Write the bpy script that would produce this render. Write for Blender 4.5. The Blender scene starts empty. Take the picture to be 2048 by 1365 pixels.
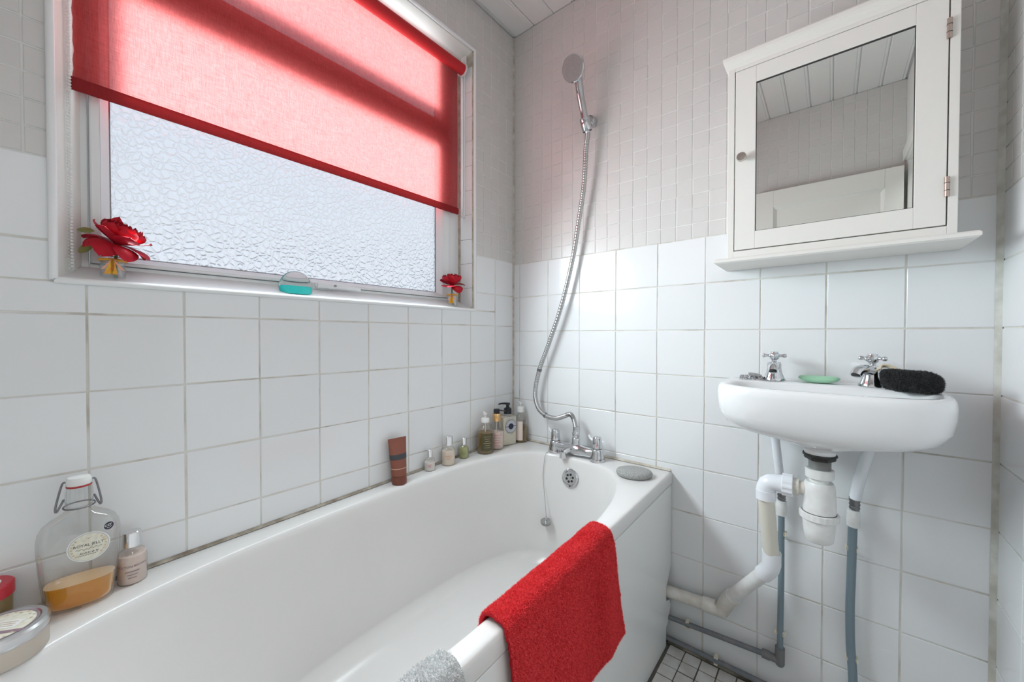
import bpy, math, random
import numpy as np
from mathutils import Matrix, Vector, noise

random.seed(7)
SC = bpy.context.scene
COL = SC.collection
PI = math.pi

# ------------------------------------------------------------------ camera
CAM = np.array([1.11916, -1.36600, 1.05184])
YAW, PIT, ROL, FPX = -0.689803, -0.014468, 0.001201, 772.627
_f = np.array([math.sin(YAW) * math.cos(PIT), math.cos(YAW) * math.cos(PIT), math.sin(PIT)])
_r0 = np.array([math.cos(YAW), -math.sin(YAW), 0.0])
_u0 = np.cross(_r0, _f)
_r = _r0 * math.cos(ROL) + _u0 * math.sin(ROL)
_u = -_r0 * math.sin(ROL) + _u0 * math.cos(ROL)
cd = bpy.data.cameras.new('camera')
cam = bpy.data.objects.new('camera', cd)
COL.objects.link(cam)
cd.sensor_width = 36.0
cd.lens = FPX / 2048 * 36.0
cd.clip_start = 0.02
cam.matrix_world = Matrix(((_r[0], _u[0], -_f[0], CAM[0]), (_r[1], _u[1], -_f[1], CAM[1]),
                           (_r[2], _u[2], -_f[2], CAM[2]), (0, 0, 0, 1)))
SC.camera = cam


def at(px, py, ax, val):
    """photo pixel -> point on the plane (axis ax = val)"""
    d = _f + _r * (px - 1024) / FPX - _u * (py - 682.5) / FPX
    s = (val - CAM[ax]) / d[ax]
    p = CAM + d * s
    return Vector(p)


def zr(y):
    """height of the bath rim: the bath runs slightly downhill to the head end"""
    return 0.587 + 0.026 * y


def onrim(px, py):
    z = 0.57
    for _ in range(8):
        q = at(px, py, 2, z)
        z = zr(q.y)
    return q


# ------------------------------------------------------------------ light, exposure
vs = SC.view_settings
vs.view_transform = 'Standard'
vs.look = 'None'
vs.gamma = 1.0
vs.use_curve_mapping = False
vs.exposure = 0.46
SC.cycles.max_bounces = 8
SC.cycles.transmission_bounces = 6

wd = bpy.data.worlds.new('sky')
SC.world = wd
wd.use_nodes = True
nt = wd.node_tree
nt.nodes.clear()
wo = nt.nodes.new('ShaderNodeOutputWorld')
wb = nt.nodes.new('ShaderNodeBackground')
tc = nt.nodes.new('ShaderNodeTexCoord')
sx = nt.nodes.new('ShaderNodeSeparateXYZ')
rp = nt.nodes.new('ShaderNodeValToRGB')
nt.links.new(tc.outputs['Generated'], sx.inputs[0])
nt.links.new(sx.outputs['Z'], rp.inputs[0])
rp.color_ramp.elements[0].position = 0.0
rp.color_ramp.elements[0].color = (0.22, 0.26, 0.27, 1)
rp.color_ramp.elements[1].position = 0.9
rp.color_ramp.elements[1].color = (0.62, 0.76, 1.0, 1)
e = rp.color_ramp.elements.new(0.06)
e.color = (0.95, 0.97, 1.0, 1)
nt.links.new(rp.outputs[0], wb.inputs[0])
wb.inputs[1].default_value = 0.90
nt.links.new(wb.outputs[0], wo.inputs[0])


def area(name, loc, direction, sx_, sy_, power, color):
    l = bpy.data.lights.new(name, 'AREA')
    l.shape = 'RECTANGLE'
    l.size = sx_
    l.size_y = sy_
    l.energy = power
    l.color = color
    o = bpy.data.objects.new(name, l)
    COL.objects.link(o)
    o.location = loc
    o.rotation_euler = Vector(direction).to_track_quat('-Z', 'Y').to_euler()
    return o


# daylight arriving through the two panes of the window
PY0, PY1 = -1.272, -0.375          # pane in y
LZ0, LZ1 = 1.222, 1.795            # lower pane in z
UZ0, UZ1 = 1.905, 2.125            # upper pane in z
DAY = (0.82, 0.96, 1.0)
KD = 26.0
PYM, PYW = (PY0 + PY1) / 2, (PY1 - PY0) * .96
# the open part of the lower pane: skylight slants down into the room
OPEN = 1.535
NS = 4
for k in range(NS):
    hs_ = (OPEN - LZ0 - .01) / NS
    ao = area('daylight_open_pane', (0.016, PYM, LZ0 + .01 + hs_ * (k + .5)), (1, 0, -0.35), PYW, hs_, KD * 0.38 / NS, DAY)
    ao.data.spread = math.radians(162)
# the parts of the panes behind the blind
area('daylight_lower_pane', (-0.062, PYM, (OPEN + LZ1) / 2), (1, 0, 0), PYW, LZ1 - OPEN - .03, KD * 0.225, DAY)
area('daylight_upper_pane', (-0.062, PYM, (UZ0 + UZ1) / 2), (1, 0, 0), PYW, (UZ1 - UZ0) * .88, KD * 0.165, DAY)
# unseen fill light, added in the landing to brighten the room through the doorway
hl = bpy.data.lights.new('landing_fill_light', 'AREA')
hl.shape = 'DISK'
hl.size = 0.5
hl.energy = 7.0
hl.color = (0.95, 0.98, 1.0)
ho = bpy.data.objects.new('landing_fill_light', hl)
COL.objects.link(ho)
ho.location = (2.0, -1.35, 2.36)

# ------------------------------------------------------------------ materials
MATS = {}


def _new(name):
    m = bpy.data.materials.new(name)
    m.use_nodes = True
    n = m.node_tree
    return m, n, n.nodes['Principled BSDF'], n.nodes['Material Output']


def pmat(name, col, rough=0.5, metal=0.0, bump=None, bump_scale=200.0, bump_dist=0.001, var=None, var_scale=20.0,
         rnd=0.0, trans=0.0, ior=1.45, coat=0.0, sheen=0.0, spec=None):
    """principled material; var = second colour mixed in by noise; rnd = per-object value change"""
    m, n, b, o = _new(name)
    L = n.links
    b.inputs['Base Color'].default_value = (*col, 1)
    b.inputs['Roughness'].default_value = rough
    b.inputs['Metallic'].default_value = metal
    b.inputs['IOR'].default_value = ior
    if spec is not None:
        b.inputs['Specular IOR Level'].default_value = spec
    if trans:
        b.inputs['Transmission Weight'].default_value = trans
    if coat:
        b.inputs['Coat Weight'].default_value = coat
        b.inputs['Coat Roughness'].default_value = 0.05
    if sheen:
        b.inputs['Sheen Weight'].default_value = sheen
    geo = n.nodes.new('ShaderNodeNewGeometry')
    csock = None
    if var is not None:
        t = n.nodes.new('ShaderNodeTexNoise')
        t.inputs['Scale'].default_value = var_scale
        t.inputs['Detail'].default_value = 5
        L.new(geo.outputs['Position'], t.inputs['Vector'])
        r = n.nodes.new('ShaderNodeValToRGB')
        r.color_ramp.elements[0].position = 0.35
        r.color_ramp.elements[1].position = 0.70
        r.color_ramp.elements[0].color = (*col, 1)
        r.color_ramp.elements[1].color = (*var, 1)
        L.new(t.outputs['Fac'], r.inputs[0])
        csock = r.outputs[0]
    if rnd:
        oi = n.nodes.new('ShaderNodeObjectInfo')
        mr = n.nodes.new('ShaderNodeMapRange')
        mr.inputs['To Min'].default_value = 1 - rnd
        mr.inputs['To Max'].default_value = 1 + rnd
        L.new(oi.outputs['Random'], mr.inputs['Value'])
        hs = n.nodes.new('ShaderNodeHueSaturation')
        L.new(mr.outputs[0], hs.inputs['Value'])
        if csock is None:
            hs.inputs['Color'].default_value = (*col, 1)
        else:
            L.new(csock, hs.inputs['Color'])
        csock = hs.outputs[0]
    if csock is not None:
        L.new(csock, b.inputs['Base Color'])
    if bump:
        t = n.nodes.new('ShaderNodeTexNoise')
        t.inputs['Scale'].default_value = bump_scale
        t.inputs['Detail'].default_value = 3
        L.new(geo.outputs['Position'], t.inputs['Vector'])
        bp = n.nodes.new('ShaderNodeBump')
        bp.inputs['Strength'].default_value = bump
        bp.inputs['Distance'].default_value = bump_dist
        L.new(t.outputs['Fac'], bp.inputs['Height'])
        L.new(bp.outputs[0], b.inputs['Normal'])
    MATS[name] = m
    return m


def thin_glass(name, tint=(1, 1, 1), gloss=1.0):
    """thin-walled vessel glass: straight-through light plus a Fresnel reflection"""
    m, n, b, o = _new(name)
    n.nodes.remove(b)
    L = n.links
    tr = n.nodes.new('ShaderNodeBsdfTransparent')
    tr.inputs[0].default_value = (*tint, 1)
    gl = n.nodes.new('ShaderNodeBsdfGlossy')
    gl.inputs['Roughness'].default_value = 0.04
    lw = n.nodes.new('ShaderNodeLayerWeight')
    lw.inputs['Blend'].default_value = 0.28
    mx = n.nodes.new('ShaderNodeMixShader')
    mu = n.nodes.new('ShaderNodeMath')
    mu.operation = 'MULTIPLY_ADD'
    mu.inputs[1].default_value = 0.55 * gloss
    mu.inputs[2].default_value = 0.05
    L.new(lw.outputs['Facing'], mu.inputs[0])
    L.new(mu.outputs[0], mx.inputs[0])
    L.new(tr.outputs[0], mx.inputs[1])
    L.new(gl.outputs[0], mx.inputs[2])
    L.new(mx.outputs[0], o.inputs[0])
    MATS[name] = m
    return m


pmat('tile_white', (0.835, 0.845, 0.855), 0.13, bump=0.25, bump_scale=9, bump_dist=0.002, rnd=0.025)
pmat('tile_mosaic', (0.69, 0.672, 0.655), 0.26, bump=0.3, bump_scale=30, bump_dist=0.0012, rnd=0.012)
pmat('tile_floor', (0.74, 0.73, 0.71), 0.4, rnd=0.06, var=(0.60, 0.57, 0.53), var_scale=25)
pmat('porcelain', (0.86, 0.865, 0.87), 0.10, coat=0.3)
pmat('acrylic', (0.745, 0.728, 0.715), 0.2, var=(0.715, 0.695, 0.682), var_scale=3)
pmat('panel_white', (0.84, 0.84, 0.83), 0.2)
pmat('upvc', (0.86, 0.865, 0.87), 0.25)
pmat('paint_white', (0.84, 0.82, 0.78), 0.4, bump=0.15, bump_scale=60, bump_dist=0.001)
pmat('ceiling_white', (0.84, 0.835, 0.82), 0.35)
pmat('plaster', (0.82, 0.81, 0.79), 0.6)
pmat('chrome', (0.62, 0.63, 0.65), 0.07, 1.0)
pmat('hose_steel', (0.50, 0.50, 0.50), 0.25, 1.0)
pmat('steel_dark', (0.22, 0.22, 0.23), 0.35, 1.0)
pmat('nickel', (0.62, 0.58, 0.53), 0.22, 1.0)
pmat('brass_worn', (0.55, 0.45, 0.40), 0.35, 1.0)
pmat('silver_cap', (0.80, 0.80, 0.81), 0.16, 1.0)
pmat('tin_metal', (0.66, 0.66, 0.67), 0.28, 1.0)
pmat('tin_side', (0.60, 0.53, 0.46), 0.42, 0.5)
pmat('copper_gold', (0.80, 0.50, 0.22), 0.2, 1.0)
pmat('nozzle_grey', (0.32, 0.32, 0.32), 0.5)
pmat('nozzle_light', (0.48, 0.48, 0.47), 0.5)
pmat('pvc_white', (0.84, 0.84, 0.83), 0.3, var=(0.76, 0.75, 0.73), var_scale=45)
pmat('pvc_clean', (0.84, 0.86, 0.90), 0.25)
pmat('pvc_aged', (0.78, 0.75, 0.66), 0.35)
pmat('pvc_dirty', (0.80, 0.78, 0.745), 0.45, var=(0.66, 0.61, 0.54), var_scale=30)
pmat('pipe_grey', (0.19, 0.25, 0.285), 0.38)
pmat('pipe_low', (0.165, 0.18, 0.205), 0.45, var=(0.22, 0.22, 0.23), var_scale=30)
pmat('elbow_grey', (0.20, 0.20, 0.205), 0.5)
pmat('clip_cream', (0.80, 0.74, 0.62), 0.4)
pmat('rubber_black', (0.03, 0.028, 0.026), 0.5)
pmat('tail_grey', (0.34, 0.34, 0.33), 0.4, 0.6)
pmat('lever_clear', (0.80, 0.81, 0.82), 0.15)
pmat('hole_dark', (0.02, 0.02, 0.02), 0.6)
pmat('sealant', (0.50, 0.45, 0.38), 0.6, var=(0.16, 0.12, 0.08), var_scale=26)
pmat('sealant_clean', (0.66, 0.62, 0.54), 0.6, var=(0.40, 0.34, 0.26), var_scale=30)
pmat('sealant_floor', (0.42, 0.38, 0.30), 0.7, var=(0.06, 0.05, 0.035), var_scale=22)
pmat('grout_corner', (0.66, 0.655, 0.61), 0.6, var=(0.46, 0.44, 0.38), var_scale=28)
pmat('pumice', (0.30, 0.30, 0.29), 0.85, bump=1.0, bump_scale=420, bump_dist=0.003, var=(0.55, 0.55, 0.54), var_scale=330)
pmat('soap_green', (0.36, 0.66, 0.45), 0.3, sheen=0.0)
pmat('towel_red', (0.62, 0.026, 0.036), 0.9, sheen=0.0, spec=0.1, bump=1.0, bump_scale=420, bump_dist=0.004)
pmat('towel_fibre_red', (0.98, 0.115, 0.125), 0.9, spec=0.1, var=(0.76, 0.045, 0.055), var_scale=260)
pmat('towel_grey', (0.62, 0.62, 0.62), 0.9, sheen=0.4, bump=1.0, bump_scale=420, bump_dist=0.004)
pmat('towel_fibre_grey', (0.90, 0.90, 0.90), 0.9, spec=0.1, var=(0.60, 0.60, 0.60), var_scale=260)
pmat('mitt_black', (0.012, 0.012, 0.013), 0.8)
pmat('mitt_fibre', (0.050, 0.050, 0.052), 0.5)
pmat('cord_beige', (0.62, 0.55, 0.42), 0.7)
pmat('petal_red', (0.42, 0.008, 0.020), 0.6, spec=0.2, var=(0.56, 0.020, 0.038), var_scale=40)
pmat('leaf_green', (0.20, 0.32, 0.10), 0.5, var=(0.42, 0.30, 0.10), var_scale=60)
pmat('stem_green', (0.10, 0.20, 0.07), 0.5)
pmat('raffia', (0.82, 0.48, 0.03), 0.5, var=(0.85, 0.28, 0.05), var_scale=120)
pmat('raffia_pink', (0.86, 0.40, 0.25), 0.5)
pmat('chain_white', (0.88, 0.88, 0.86), 0.3)
pmat('tube_brown', (0.23, 0.072, 0.045), 0.4)
pmat('tube_band', (0.045, 0.050, 0.055), 0.5)
pmat('tube_cap', (0.17, 0.045, 0.026), 0.3)
pmat('lotion_white', (0.80, 0.77, 0.75), 0.3)
pmat('lotion_pink', (0.74, 0.62, 0.57), 0.3)
pmat('lotion_cream', (0.80, 0.70, 0.60), 0.3)
pmat('liquid_green', (0.44, 0.45, 0.20), 0.2)
pmat('soap_amber', (0.34, 0.20, 0.03), 0.15, trans=0.5)
pmat('label_olive', (0.080, 0.070, 0.035), 0.5)
pmat('label_pink', (0.80, 0.68, 0.62), 0.5)
pmat('label_grey', (0.50, 0.52, 0.56), 0.4)
pmat('label_navy', (0.02, 0.025, 0.05), 0.4)
pmat('label_white', (0.84, 0.83, 0.80), 0.5)
pmat('label_cream', (0.80, 0.78, 0.68), 0.5, var=(0.70, 0.66, 0.52), var_scale=160)
pmat('print_pink', (0.70, 0.12, 0.20), 0.5)
pmat('print_orange', (0.72, 0.34, 0.14), 0.5)
pmat('print_gold', (0.52, 0.44, 0.24), 0.5)
pmat('print_dark', (0.06, 0.05, 0.05), 0.5)
pmat('print_tan', (0.66, 0.50, 0.34), 0.5)
pmat('print_mauve', (0.30, 0.20, 0.24), 0.5)
pmat('plastic_black', (0.012, 0.013, 0.018), 0.3)
pmat('plastic_white', (0.80, 0.78, 0.76), 0.35)
pmat('plastic_red', (0.50, 0.02, 0.04), 0.35)
pmat('tub_brown', (0.24, 0.17, 0.08), 0.3)
pmat('lime', (0.50, 0.60, 0.04), 0.5)
pmat('honey_liquid', (1.0, 0.46, 0.02), 0.1, trans=0.55, ior=1.2)
pmat('ceramic_stopper', (0.78, 0.78, 0.76), 0.25)
pmat('rubber_red', (0.45, 0.03, 0.03), 0.5)
pmat('hatch_dark', (0.035, 0.03, 0.028), 0.6)
pmat('rust', (0.30, 0.14, 0.05), 0.7)
thin_glass('glass_clear', (0.97, 0.98, 0.975))
thin_glass('glass_flask', (0.955, 0.96, 0.955), 1.1)
thin_glass('plastic_clear', (0.95, 0.93, 0.91), 0.8)
pmat('crystal', (1.0, 1.0, 1.0), 0.02, trans=1.0, ior=1.16)
pmat('liquid_teal', (0.03, 0.80, 0.76), 0.08)


def mirror_mat():
    m, n, b, o = _new('mirror')
    b.inputs['Base Color'].default_value = (0.80, 0.83, 0.81, 1)
    b.inputs['Metallic'].default_value = 1
    b.inputs['Roughness'].default_value = 0.0
    MATS['mirror'] = m


mirror_mat()


def wall_mat():
    """joints between tiles: beige under the big tiles, paler between the small ones, with stains"""
    m, n, b, o = _new('grout')
    L = n.links
    g = n.nodes.new('ShaderNodeNewGeometry')
    s = n.nodes.new('ShaderNodeSeparateXYZ')
    L.new(g.outputs['Position'], s.inputs[0])
    gt = n.nodes.new('ShaderNodeMath')
    gt.operation = 'GREATER_THAN'
    gt.inputs[1].default_value = 1.376
    L.new(s.outputs['Z'], gt.inputs[0])
    t = n.nodes.new('ShaderNodeTexNoise')
    t.inputs['Scale'].default_value = 11
    t.inputs['Detail'].default_value = 6
    L.new(g.outputs['Position'], t.inputs['Vector'])
    r = n.nodes.new('ShaderNodeValToRGB')
    r.color_ramp.elements[0].position = 0.36
    r.color_ramp.elements[0].color = (0.77, 0.76, 0.725, 1)
    r.color_ramp.elements[1].position = 0.72
    r.color_ramp.elements[1].color = (0.44, 0.40, 0.34, 1)
    e = r.color_ramp.elements.new(0.55)
    e.color = (0.69, 0.66, 0.60, 1)
    L.new(t.outputs['Fac'], r.inputs[0])
    mx = n.nodes.new('ShaderNodeMix')
    mx.data_type = 'RGBA'
    L.new(gt.outputs[0], mx.inputs[0])
    L.new(r.outputs[0], mx.inputs[6])
    mx.inputs[7].default_value = (0.80, 0.79, 0.77, 1)
    L.new(mx.outputs[2], b.inputs['Base Color'])
    b.inputs['Roughness'].default_value = 0.7
    MATS['grout'] = m


wall_mat()


def floor_mat():
    m, n, b, o = _new('floor_grid')
    L = n.links
    g = n.nodes.new('ShaderNodeNewGeometry')
    t = n.nodes.new('ShaderNodeTexNoise')
    t.inputs['Scale'].default_value = 18
    L.new(g.outputs['Position'], t.inputs['Vector'])
    r = n.nodes.new('ShaderNodeValToRGB')
    r.color_ramp.elements[0].color = (0.07, 0.06, 0.05, 1)
    r.color_ramp.elements[1].color = (0.17, 0.15, 0.13, 1)
    L.new(t.outputs['Fac'], r.inputs[0])
    L.new(r.outputs[0], b.inputs['Base Color'])
    b.inputs['Roughness'].default_value = 0.8
    MATS['floor_grid'] = m


floor_mat()


def pane_mat():
    """pebbled obscure glass: part scattering, part clear refraction, relief from a cell pattern"""
    m, n, b, o = _new('pebbled_glass')
    n.nodes.remove(b)
    L = n.links
    g = n.nodes.new('ShaderNodeNewGeometry')
    nz = n.nodes.new('ShaderNodeTexNoise')
    nz.inputs['Scale'].default_value = 34
    nz.inputs['Detail'].default_value = 2
    L.new(g.outputs['Position'], nz.inputs['Vector'])
    va = n.nodes.new('ShaderNodeVectorMath')
    va.operation = 'SCALE'
    va.inputs[3].default_value = 0.022
    L.new(nz.outputs['Color'], va.inputs[0])
    ad = n.nodes.new('ShaderNodeVectorMath')
    L.new(g.outputs['Position'], ad.inputs[0])
    L.new(va.outputs[0], ad.inputs[1])
    vo = n.nodes.new('ShaderNodeTexVoronoi')
    vo.feature = 'DISTANCE_TO_EDGE'
    vo.inputs['Scale'].default_value = 62
    L.new(ad.outputs[0], vo.inputs['Vector'])
    rm = n.nodes.new('ShaderNodeMapRange')
    rm.interpolation_type = 'SMOOTHSTEP'
    rm.inputs['From Min'].default_value = 0.0
    rm.inputs['From Max'].default_value = 0.20
    rm.inputs['To Min'].default_value = 1.0
    rm.inputs['To Max'].default_value = 0.0
    L.new(vo.outputs['Distance'], rm.inputs['Value'])
    bp = n.nodes.new('ShaderNodeBump')
    bp.inputs['Strength'].default_value = 1.0
    bp.inputs['Distance'].default_value = 0.0034
    L.new(rm.outputs[0], bp.inputs['Height'])
    tl = n.nodes.new('ShaderNodeBsdfTranslucent')
    tl.inputs[0].default_value = (0.96, 0.98, 1, 1)
    rf = n.nodes.new('ShaderNodeBsdfRefraction')
    rf.inputs['Roughness'].default_value = 0.22
    rf.inputs['IOR'].default_value = 1.20
    rf.inputs['Color'].default_value = (0.97, 0.985, 1, 1)
    L.new(bp.outputs[0], tl.inputs['Normal'])
    L.new(bp.outputs[0], rf.inputs['Normal'])
    gl = n.nodes.new('ShaderNodeBsdfGlossy')
    gl.inputs['Roughness'].default_value = 0.15
    L.new(bp.outputs[0], gl.inputs['Normal'])
    m1 = n.nodes.new('ShaderNodeMixShader')
    m1.inputs[0].default_value = 0.35
    L.new(tl.outputs[0], m1.inputs[1])
    L.new(rf.outputs[0], m1.inputs[2])
    m2 = n.nodes.new('ShaderNodeMixShader')
    m2.inputs[0].default_value = 0.05
    L.new(m1.outputs[0], m2.inputs[1])
    L.new(gl.outputs[0], m2.inputs[2])
    L.new(m2.outputs[0], o.inputs[0])
    MATS['pebbled_glass'] = m


pane_mat()


def fabric_mat(name, diff, tran, pore):
    """open-weave blind cloth: lets light through, a little of it straight through the weave"""
    m, n, b, o = _new(name)
    n.nodes.remove(b)
    L = n.links
    g = n.nodes.new('ShaderNodeNewGeometry')
    fac = []
    for sc in ((30, 60, 1500), (30, 1500, 60)):
        mp = n.nodes.new('ShaderNodeMapping')
        mp.inputs['Scale'].default_value = sc
        L.new(g.outputs['Position'], mp.inputs[0])
        t = n.nodes.new('ShaderNodeTexNoise')
        t.inputs['Scale'].default_value = 1.0
        t.inputs['Detail'].default_value = 2
        L.new(mp.outputs[0], t.inputs['Vector'])
        fac.append(t.outputs['Fac'])
    mu = n.nodes.new('ShaderNodeMath')
    mu.operation = 'ADD'
    L.new(fac[0], mu.inputs[0])
    L.new(fac[1], mu.inputs[1])
    mr = n.nodes.new('ShaderNodeMapRange')
    mr.inputs['From Min'].default_value = 0.75
    mr.inputs['From Max'].default_value = 1.25
    mr.inputs['To Min'].default_value = pore * 0.72
    mr.inputs['To Max'].default_value = pore * 1.28
    L.new(mu.outputs[0], mr.inputs['Value'])
    d = n.nodes.new('ShaderNodeBsdfDiffuse')
    d.inputs[0].default_value = (*diff, 1)
    t = n.nodes.new('ShaderNodeBsdfTranslucent')
    t.inputs[0].default_value = (*tran, 1)
    m1 = n.nodes.new('ShaderNodeMixShader')
    wv = n.nodes.new('ShaderNodeMapRange')
    wv.inputs['From Min'].default_value = 0.7
    wv.inputs['From Max'].default_value = 1.3
    wv.inputs['To Min'].default_value = 0.62
    wv.inputs['To Max'].default_value = 1.38
    L.new(mu.outputs[0], wv.inputs['Value'])
    hv = n.nodes.new('ShaderNodeHueSaturation')
    hv.inputs['Color'].default_value = (*tran, 1)
    L.new(wv.outputs[0], hv.inputs['Value'])
    L.new(hv.outputs[0], t.inputs[0])
    m1.inputs[0].default_value = 0.5
    L.new(d.outputs[0], m1.inputs[1])
    L.new(t.outputs[0], m1.inputs[2])
    tr = n.nodes.new('ShaderNodeBsdfTransparent')
    tr.inputs[0].default_value = (1, 0.95, 0.95, 1)
    m2 = n.nodes.new('ShaderNodeMixShader')
    L.new(mr.outputs[0], m2.inputs[0])
    L.new(m1.outputs[0], m2.inputs[1])
    L.new(tr.outputs[0], m2.inputs[2])
    L.new(m2.outputs[0], o.inputs[0])
    MATS[name] = m


fabric_mat('blind_cloth', (0.55, 0.030, 0.035), (0.40, 0.100, 0.094), 0.11)
fabric_mat('blind_hem', (0.52, 0.055, 0.060), (0.28, 0.035, 0.035), 0.03)
pmat('blind_roll', (0.52, 0.02, 0.025), 0.7)

# ------------------------------------------------------------------ mesh helpers
OFF = {}


class MB:
    """collects shapes; build() links them as one mesh object"""

    def __init__(self, M=None):
        self.v, self.f = [], []
        self.M = M

    def add(self, verts, faces):
        k = len(self.v)
        if self.M is not None:
            verts = [self.M @ Vector(p) for p in verts]
        self.v += [tuple(p) for p in verts]
        self.f += [tuple(i + k for i in f) for f in faces]
        return self

    def box(self, x0, x1, y0, y1, z0, z1):
        v = [(x, y, z) for z in (z0, z1) for y in (y0, y1) for x in (x0, x1)]
        return self.add(v, [(0, 2, 3, 1), (4, 5, 7, 6), (0, 1, 5, 4), (2, 6, 7, 3), (0, 4, 6, 2), (1, 3, 7, 5)])

    def rings(self, rings, cap0=True, cap1=True, closed=True):
        n = len(rings[0])
        v = [p for r in rings for p in r]
        f = []
        for i in range(len(rings) - 1):
            for j in range(n if closed else n - 1):
                a, b = i * n + j, i * n + (j + 1) % n
                f.append((a, b, b + n, a + n))
        if cap0:
            f.append(tuple(range(n - 1, -1, -1)))
        if cap1:
            f.append(tuple(range((len(rings) - 1) * n, len(rings) * n)))
        return self.add(v, f)

    def lathe(self, prof, n=32, T=None, cap0=True, cap1=True):
        """prof = [(r, z)...] about the local z axis; T = 4x4 placing matrix"""
        T = T or Matrix.Identity(4)
        rr = []
        for r, z in prof:
            rr.append([T @ Vector((r * math.cos(2 * PI * k / n), r * math.sin(2 * PI * k / n), z)) for k in range(n)])
        return self.rings(rr, cap0, cap1)

    def tube(self, path, r, n=14, cap=True):
        """r: number or list along the path"""
        P = [Vector(p) for p in path]
        R = r if isinstance(r, (list, tuple)) else [r] * len(P)
        rr = []
        nrm = None
        for i, p in enumerate(P):
            t = (P[min(i + 1, len(P) - 1)] - P[max(i - 1, 0)]).normalized()
            if nrm is None:
                nrm = t.orthogonal().normalized()
            nrm = (nrm - t * nrm.dot(t)).normalized()
            bn = t.cross(nrm)
            rr.append([p + (nrm * math.cos(2 * PI * k / n) + bn * math.sin(2 * PI * k / n)) * R[i] for k in range(n)])
        return self.rings(rr, cap, cap)

    def grid(self, fn, nu, nv):
        v = [fn(i / nu, j / nv) for j in range(nv + 1) for i in range(nu + 1)]
        f = [(j * (nu + 1) + i, j * (nu + 1) + i + 1, (j + 1) * (nu + 1) + i + 1, (j + 1) * (nu + 1) + i) for j in range(nv) for i in range(nu)]
        return self.add(v, f)

    def ball(self, c, rx, ry=None, rz=None, n=16, m=10):
        ry = ry or rx
        rz = rz or rx
        rr = []
        for j in range(m + 1):
            a = PI * (j + 0.02) / (m + 0.04) - PI / 2
            rr.append([(c[0] + rx * math.cos(a) * math.cos(2 * PI * k / n), c[1] + ry * math.cos(a) * math.sin(2 * PI * k / n), c[2] + rz * math.sin(a)) for k in range(n)])
        return self.rings(rr)

    def build(self, name, mat, parent=None, smooth=35, bevel=0.0, seg=2):
        me = bpy.data.meshes.new(name)
        off = OFF.get(parent, Vector((0, 0, 0))) if parent else Vector((0, 0, 0))
        me.from_pydata([(p[0] - off[0], p[1] - off[1], p[2] - off[2]) for p in self.v], [], self.f)
        me.materials.append(MATS[mat])
        if smooth:
            me.polygons.foreach_set('use_smooth', [True] * len(me.polygons))
            me.set_sharp_from_angle(angle=math.radians(smooth))
        me.update()
        o = bpy.data.objects.new(name, me)
        COL.objects.link(o)
        if parent:
            o.parent = parent
            OFF[o] = off
        if bevel:
            b = o.modifiers.new('bevel', 'BEVEL')
            b.width = bevel
            b.segments = seg
            b.limit_method = 'ANGLE'
            b.harden_normals = False
        return o


def thing(name, label, cat, loc, group=None):
    o = bpy.data.objects.new(name, None)
    o.empty_display_size = 0.02
    COL.objects.link(o)
    o.location = loc
    OFF[o] = Vector(loc)
    o['label'] = label
    o['category'] = cat
    if group:
        o['group'] = group
    return o


def tag(o, label, cat, group=None):
    o['label'] = label
    o['category'] = cat
    if group:
        o['group'] = group
    return o


def struct(o):
    o['kind'] = 'structure'
    return o


def spline(pts, n):
    """Catmull-Rom through the points, n samples"""
    P = [Vector(p) for p in pts]
    P = [P[0] * 2 - P[1]] + P + [P[-1] * 2 - P[-2]]
    out = []
    segs = len(P) - 3
    for i in range(n + 1):
        t = i / n * segs
        k = min(int(t), segs - 1)
        t -= k
        a, b, c, d = P[k:k + 4]
        out.append(0.5 * ((2 * b) + (c - a) * t + (2 * a - 5 * b + 4 * c - d) * t * t + (3 * b - a - 3 * c + d) * t ** 3))
    return out


def frame_to(p, zaxis, up=(0, 0, 1)):
    """matrix at p whose local z points along zaxis"""
    z = Vector(zaxis).normalized()
    x = Vector(up).cross(z)
    if x.length < 1e-4:
        x = Vector((1, 0, 0)).cross(z)
    x.normalize()
    y = z.cross(x)
    return Matrix(((x[0], y[0], z[0], p[0]), (x[1], y[1], z[1], p[1]), (x[2], y[2], z[2], p[2]), (0, 0, 0, 1)))


def text_geo(s, size):
    """flat lettering centred on the origin in the local xy plane"""
    cu = bpy.data.curves.new('lettering', 'FONT')
    cu.body = s
    cu.size = size
    cu.align_x = 'CENTER'
    cu.align_y = 'CENTER'
    cu.resolution_u = 2
    to = bpy.data.objects.new('lettering', cu)
    COL.objects.link(to)
    bpy.context.view_layer.update()
    me = bpy.data.meshes.new_from_object(to.evaluated_get(bpy.context.evaluated_depsgraph_get()))
    v = [tuple(p.co) for p in me.vertices]
    f = [tuple(p.vertices) for p in me.polygons]
    bpy.data.objects.remove(to)
    bpy.data.curves.remove(cu)
    bpy.data.meshes.remove(me)
    return v, f


def wrap(vf, c, r, ang, z, lift=0.0004):
    """bend flat geometry round a vertical cylinder (centre c, radius r, facing angle ang)"""
    v, f = vf
    R = r + lift
    return [(c[0] + R * math.cos(ang + p[0] / R), c[1] + R * math.sin(ang + p[0] / R), z + p[1]) for p in v], f


def patch(w, h, nx=10):
    v = [(-w / 2 + w * i / nx, s * h / 2, 0) for s in (-1, 1) for i in range(nx + 1)]
    f = [(i, i + 1, nx + 2 + i, nx + 1 + i) for i in range(nx)]
    return v, f


# ------------------------------------------------------------------ the room
W, REAR, CEIL = 1.414, -1.76, 2.395
G = 0.0016   # depth of the joints behind the tile faces

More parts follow.
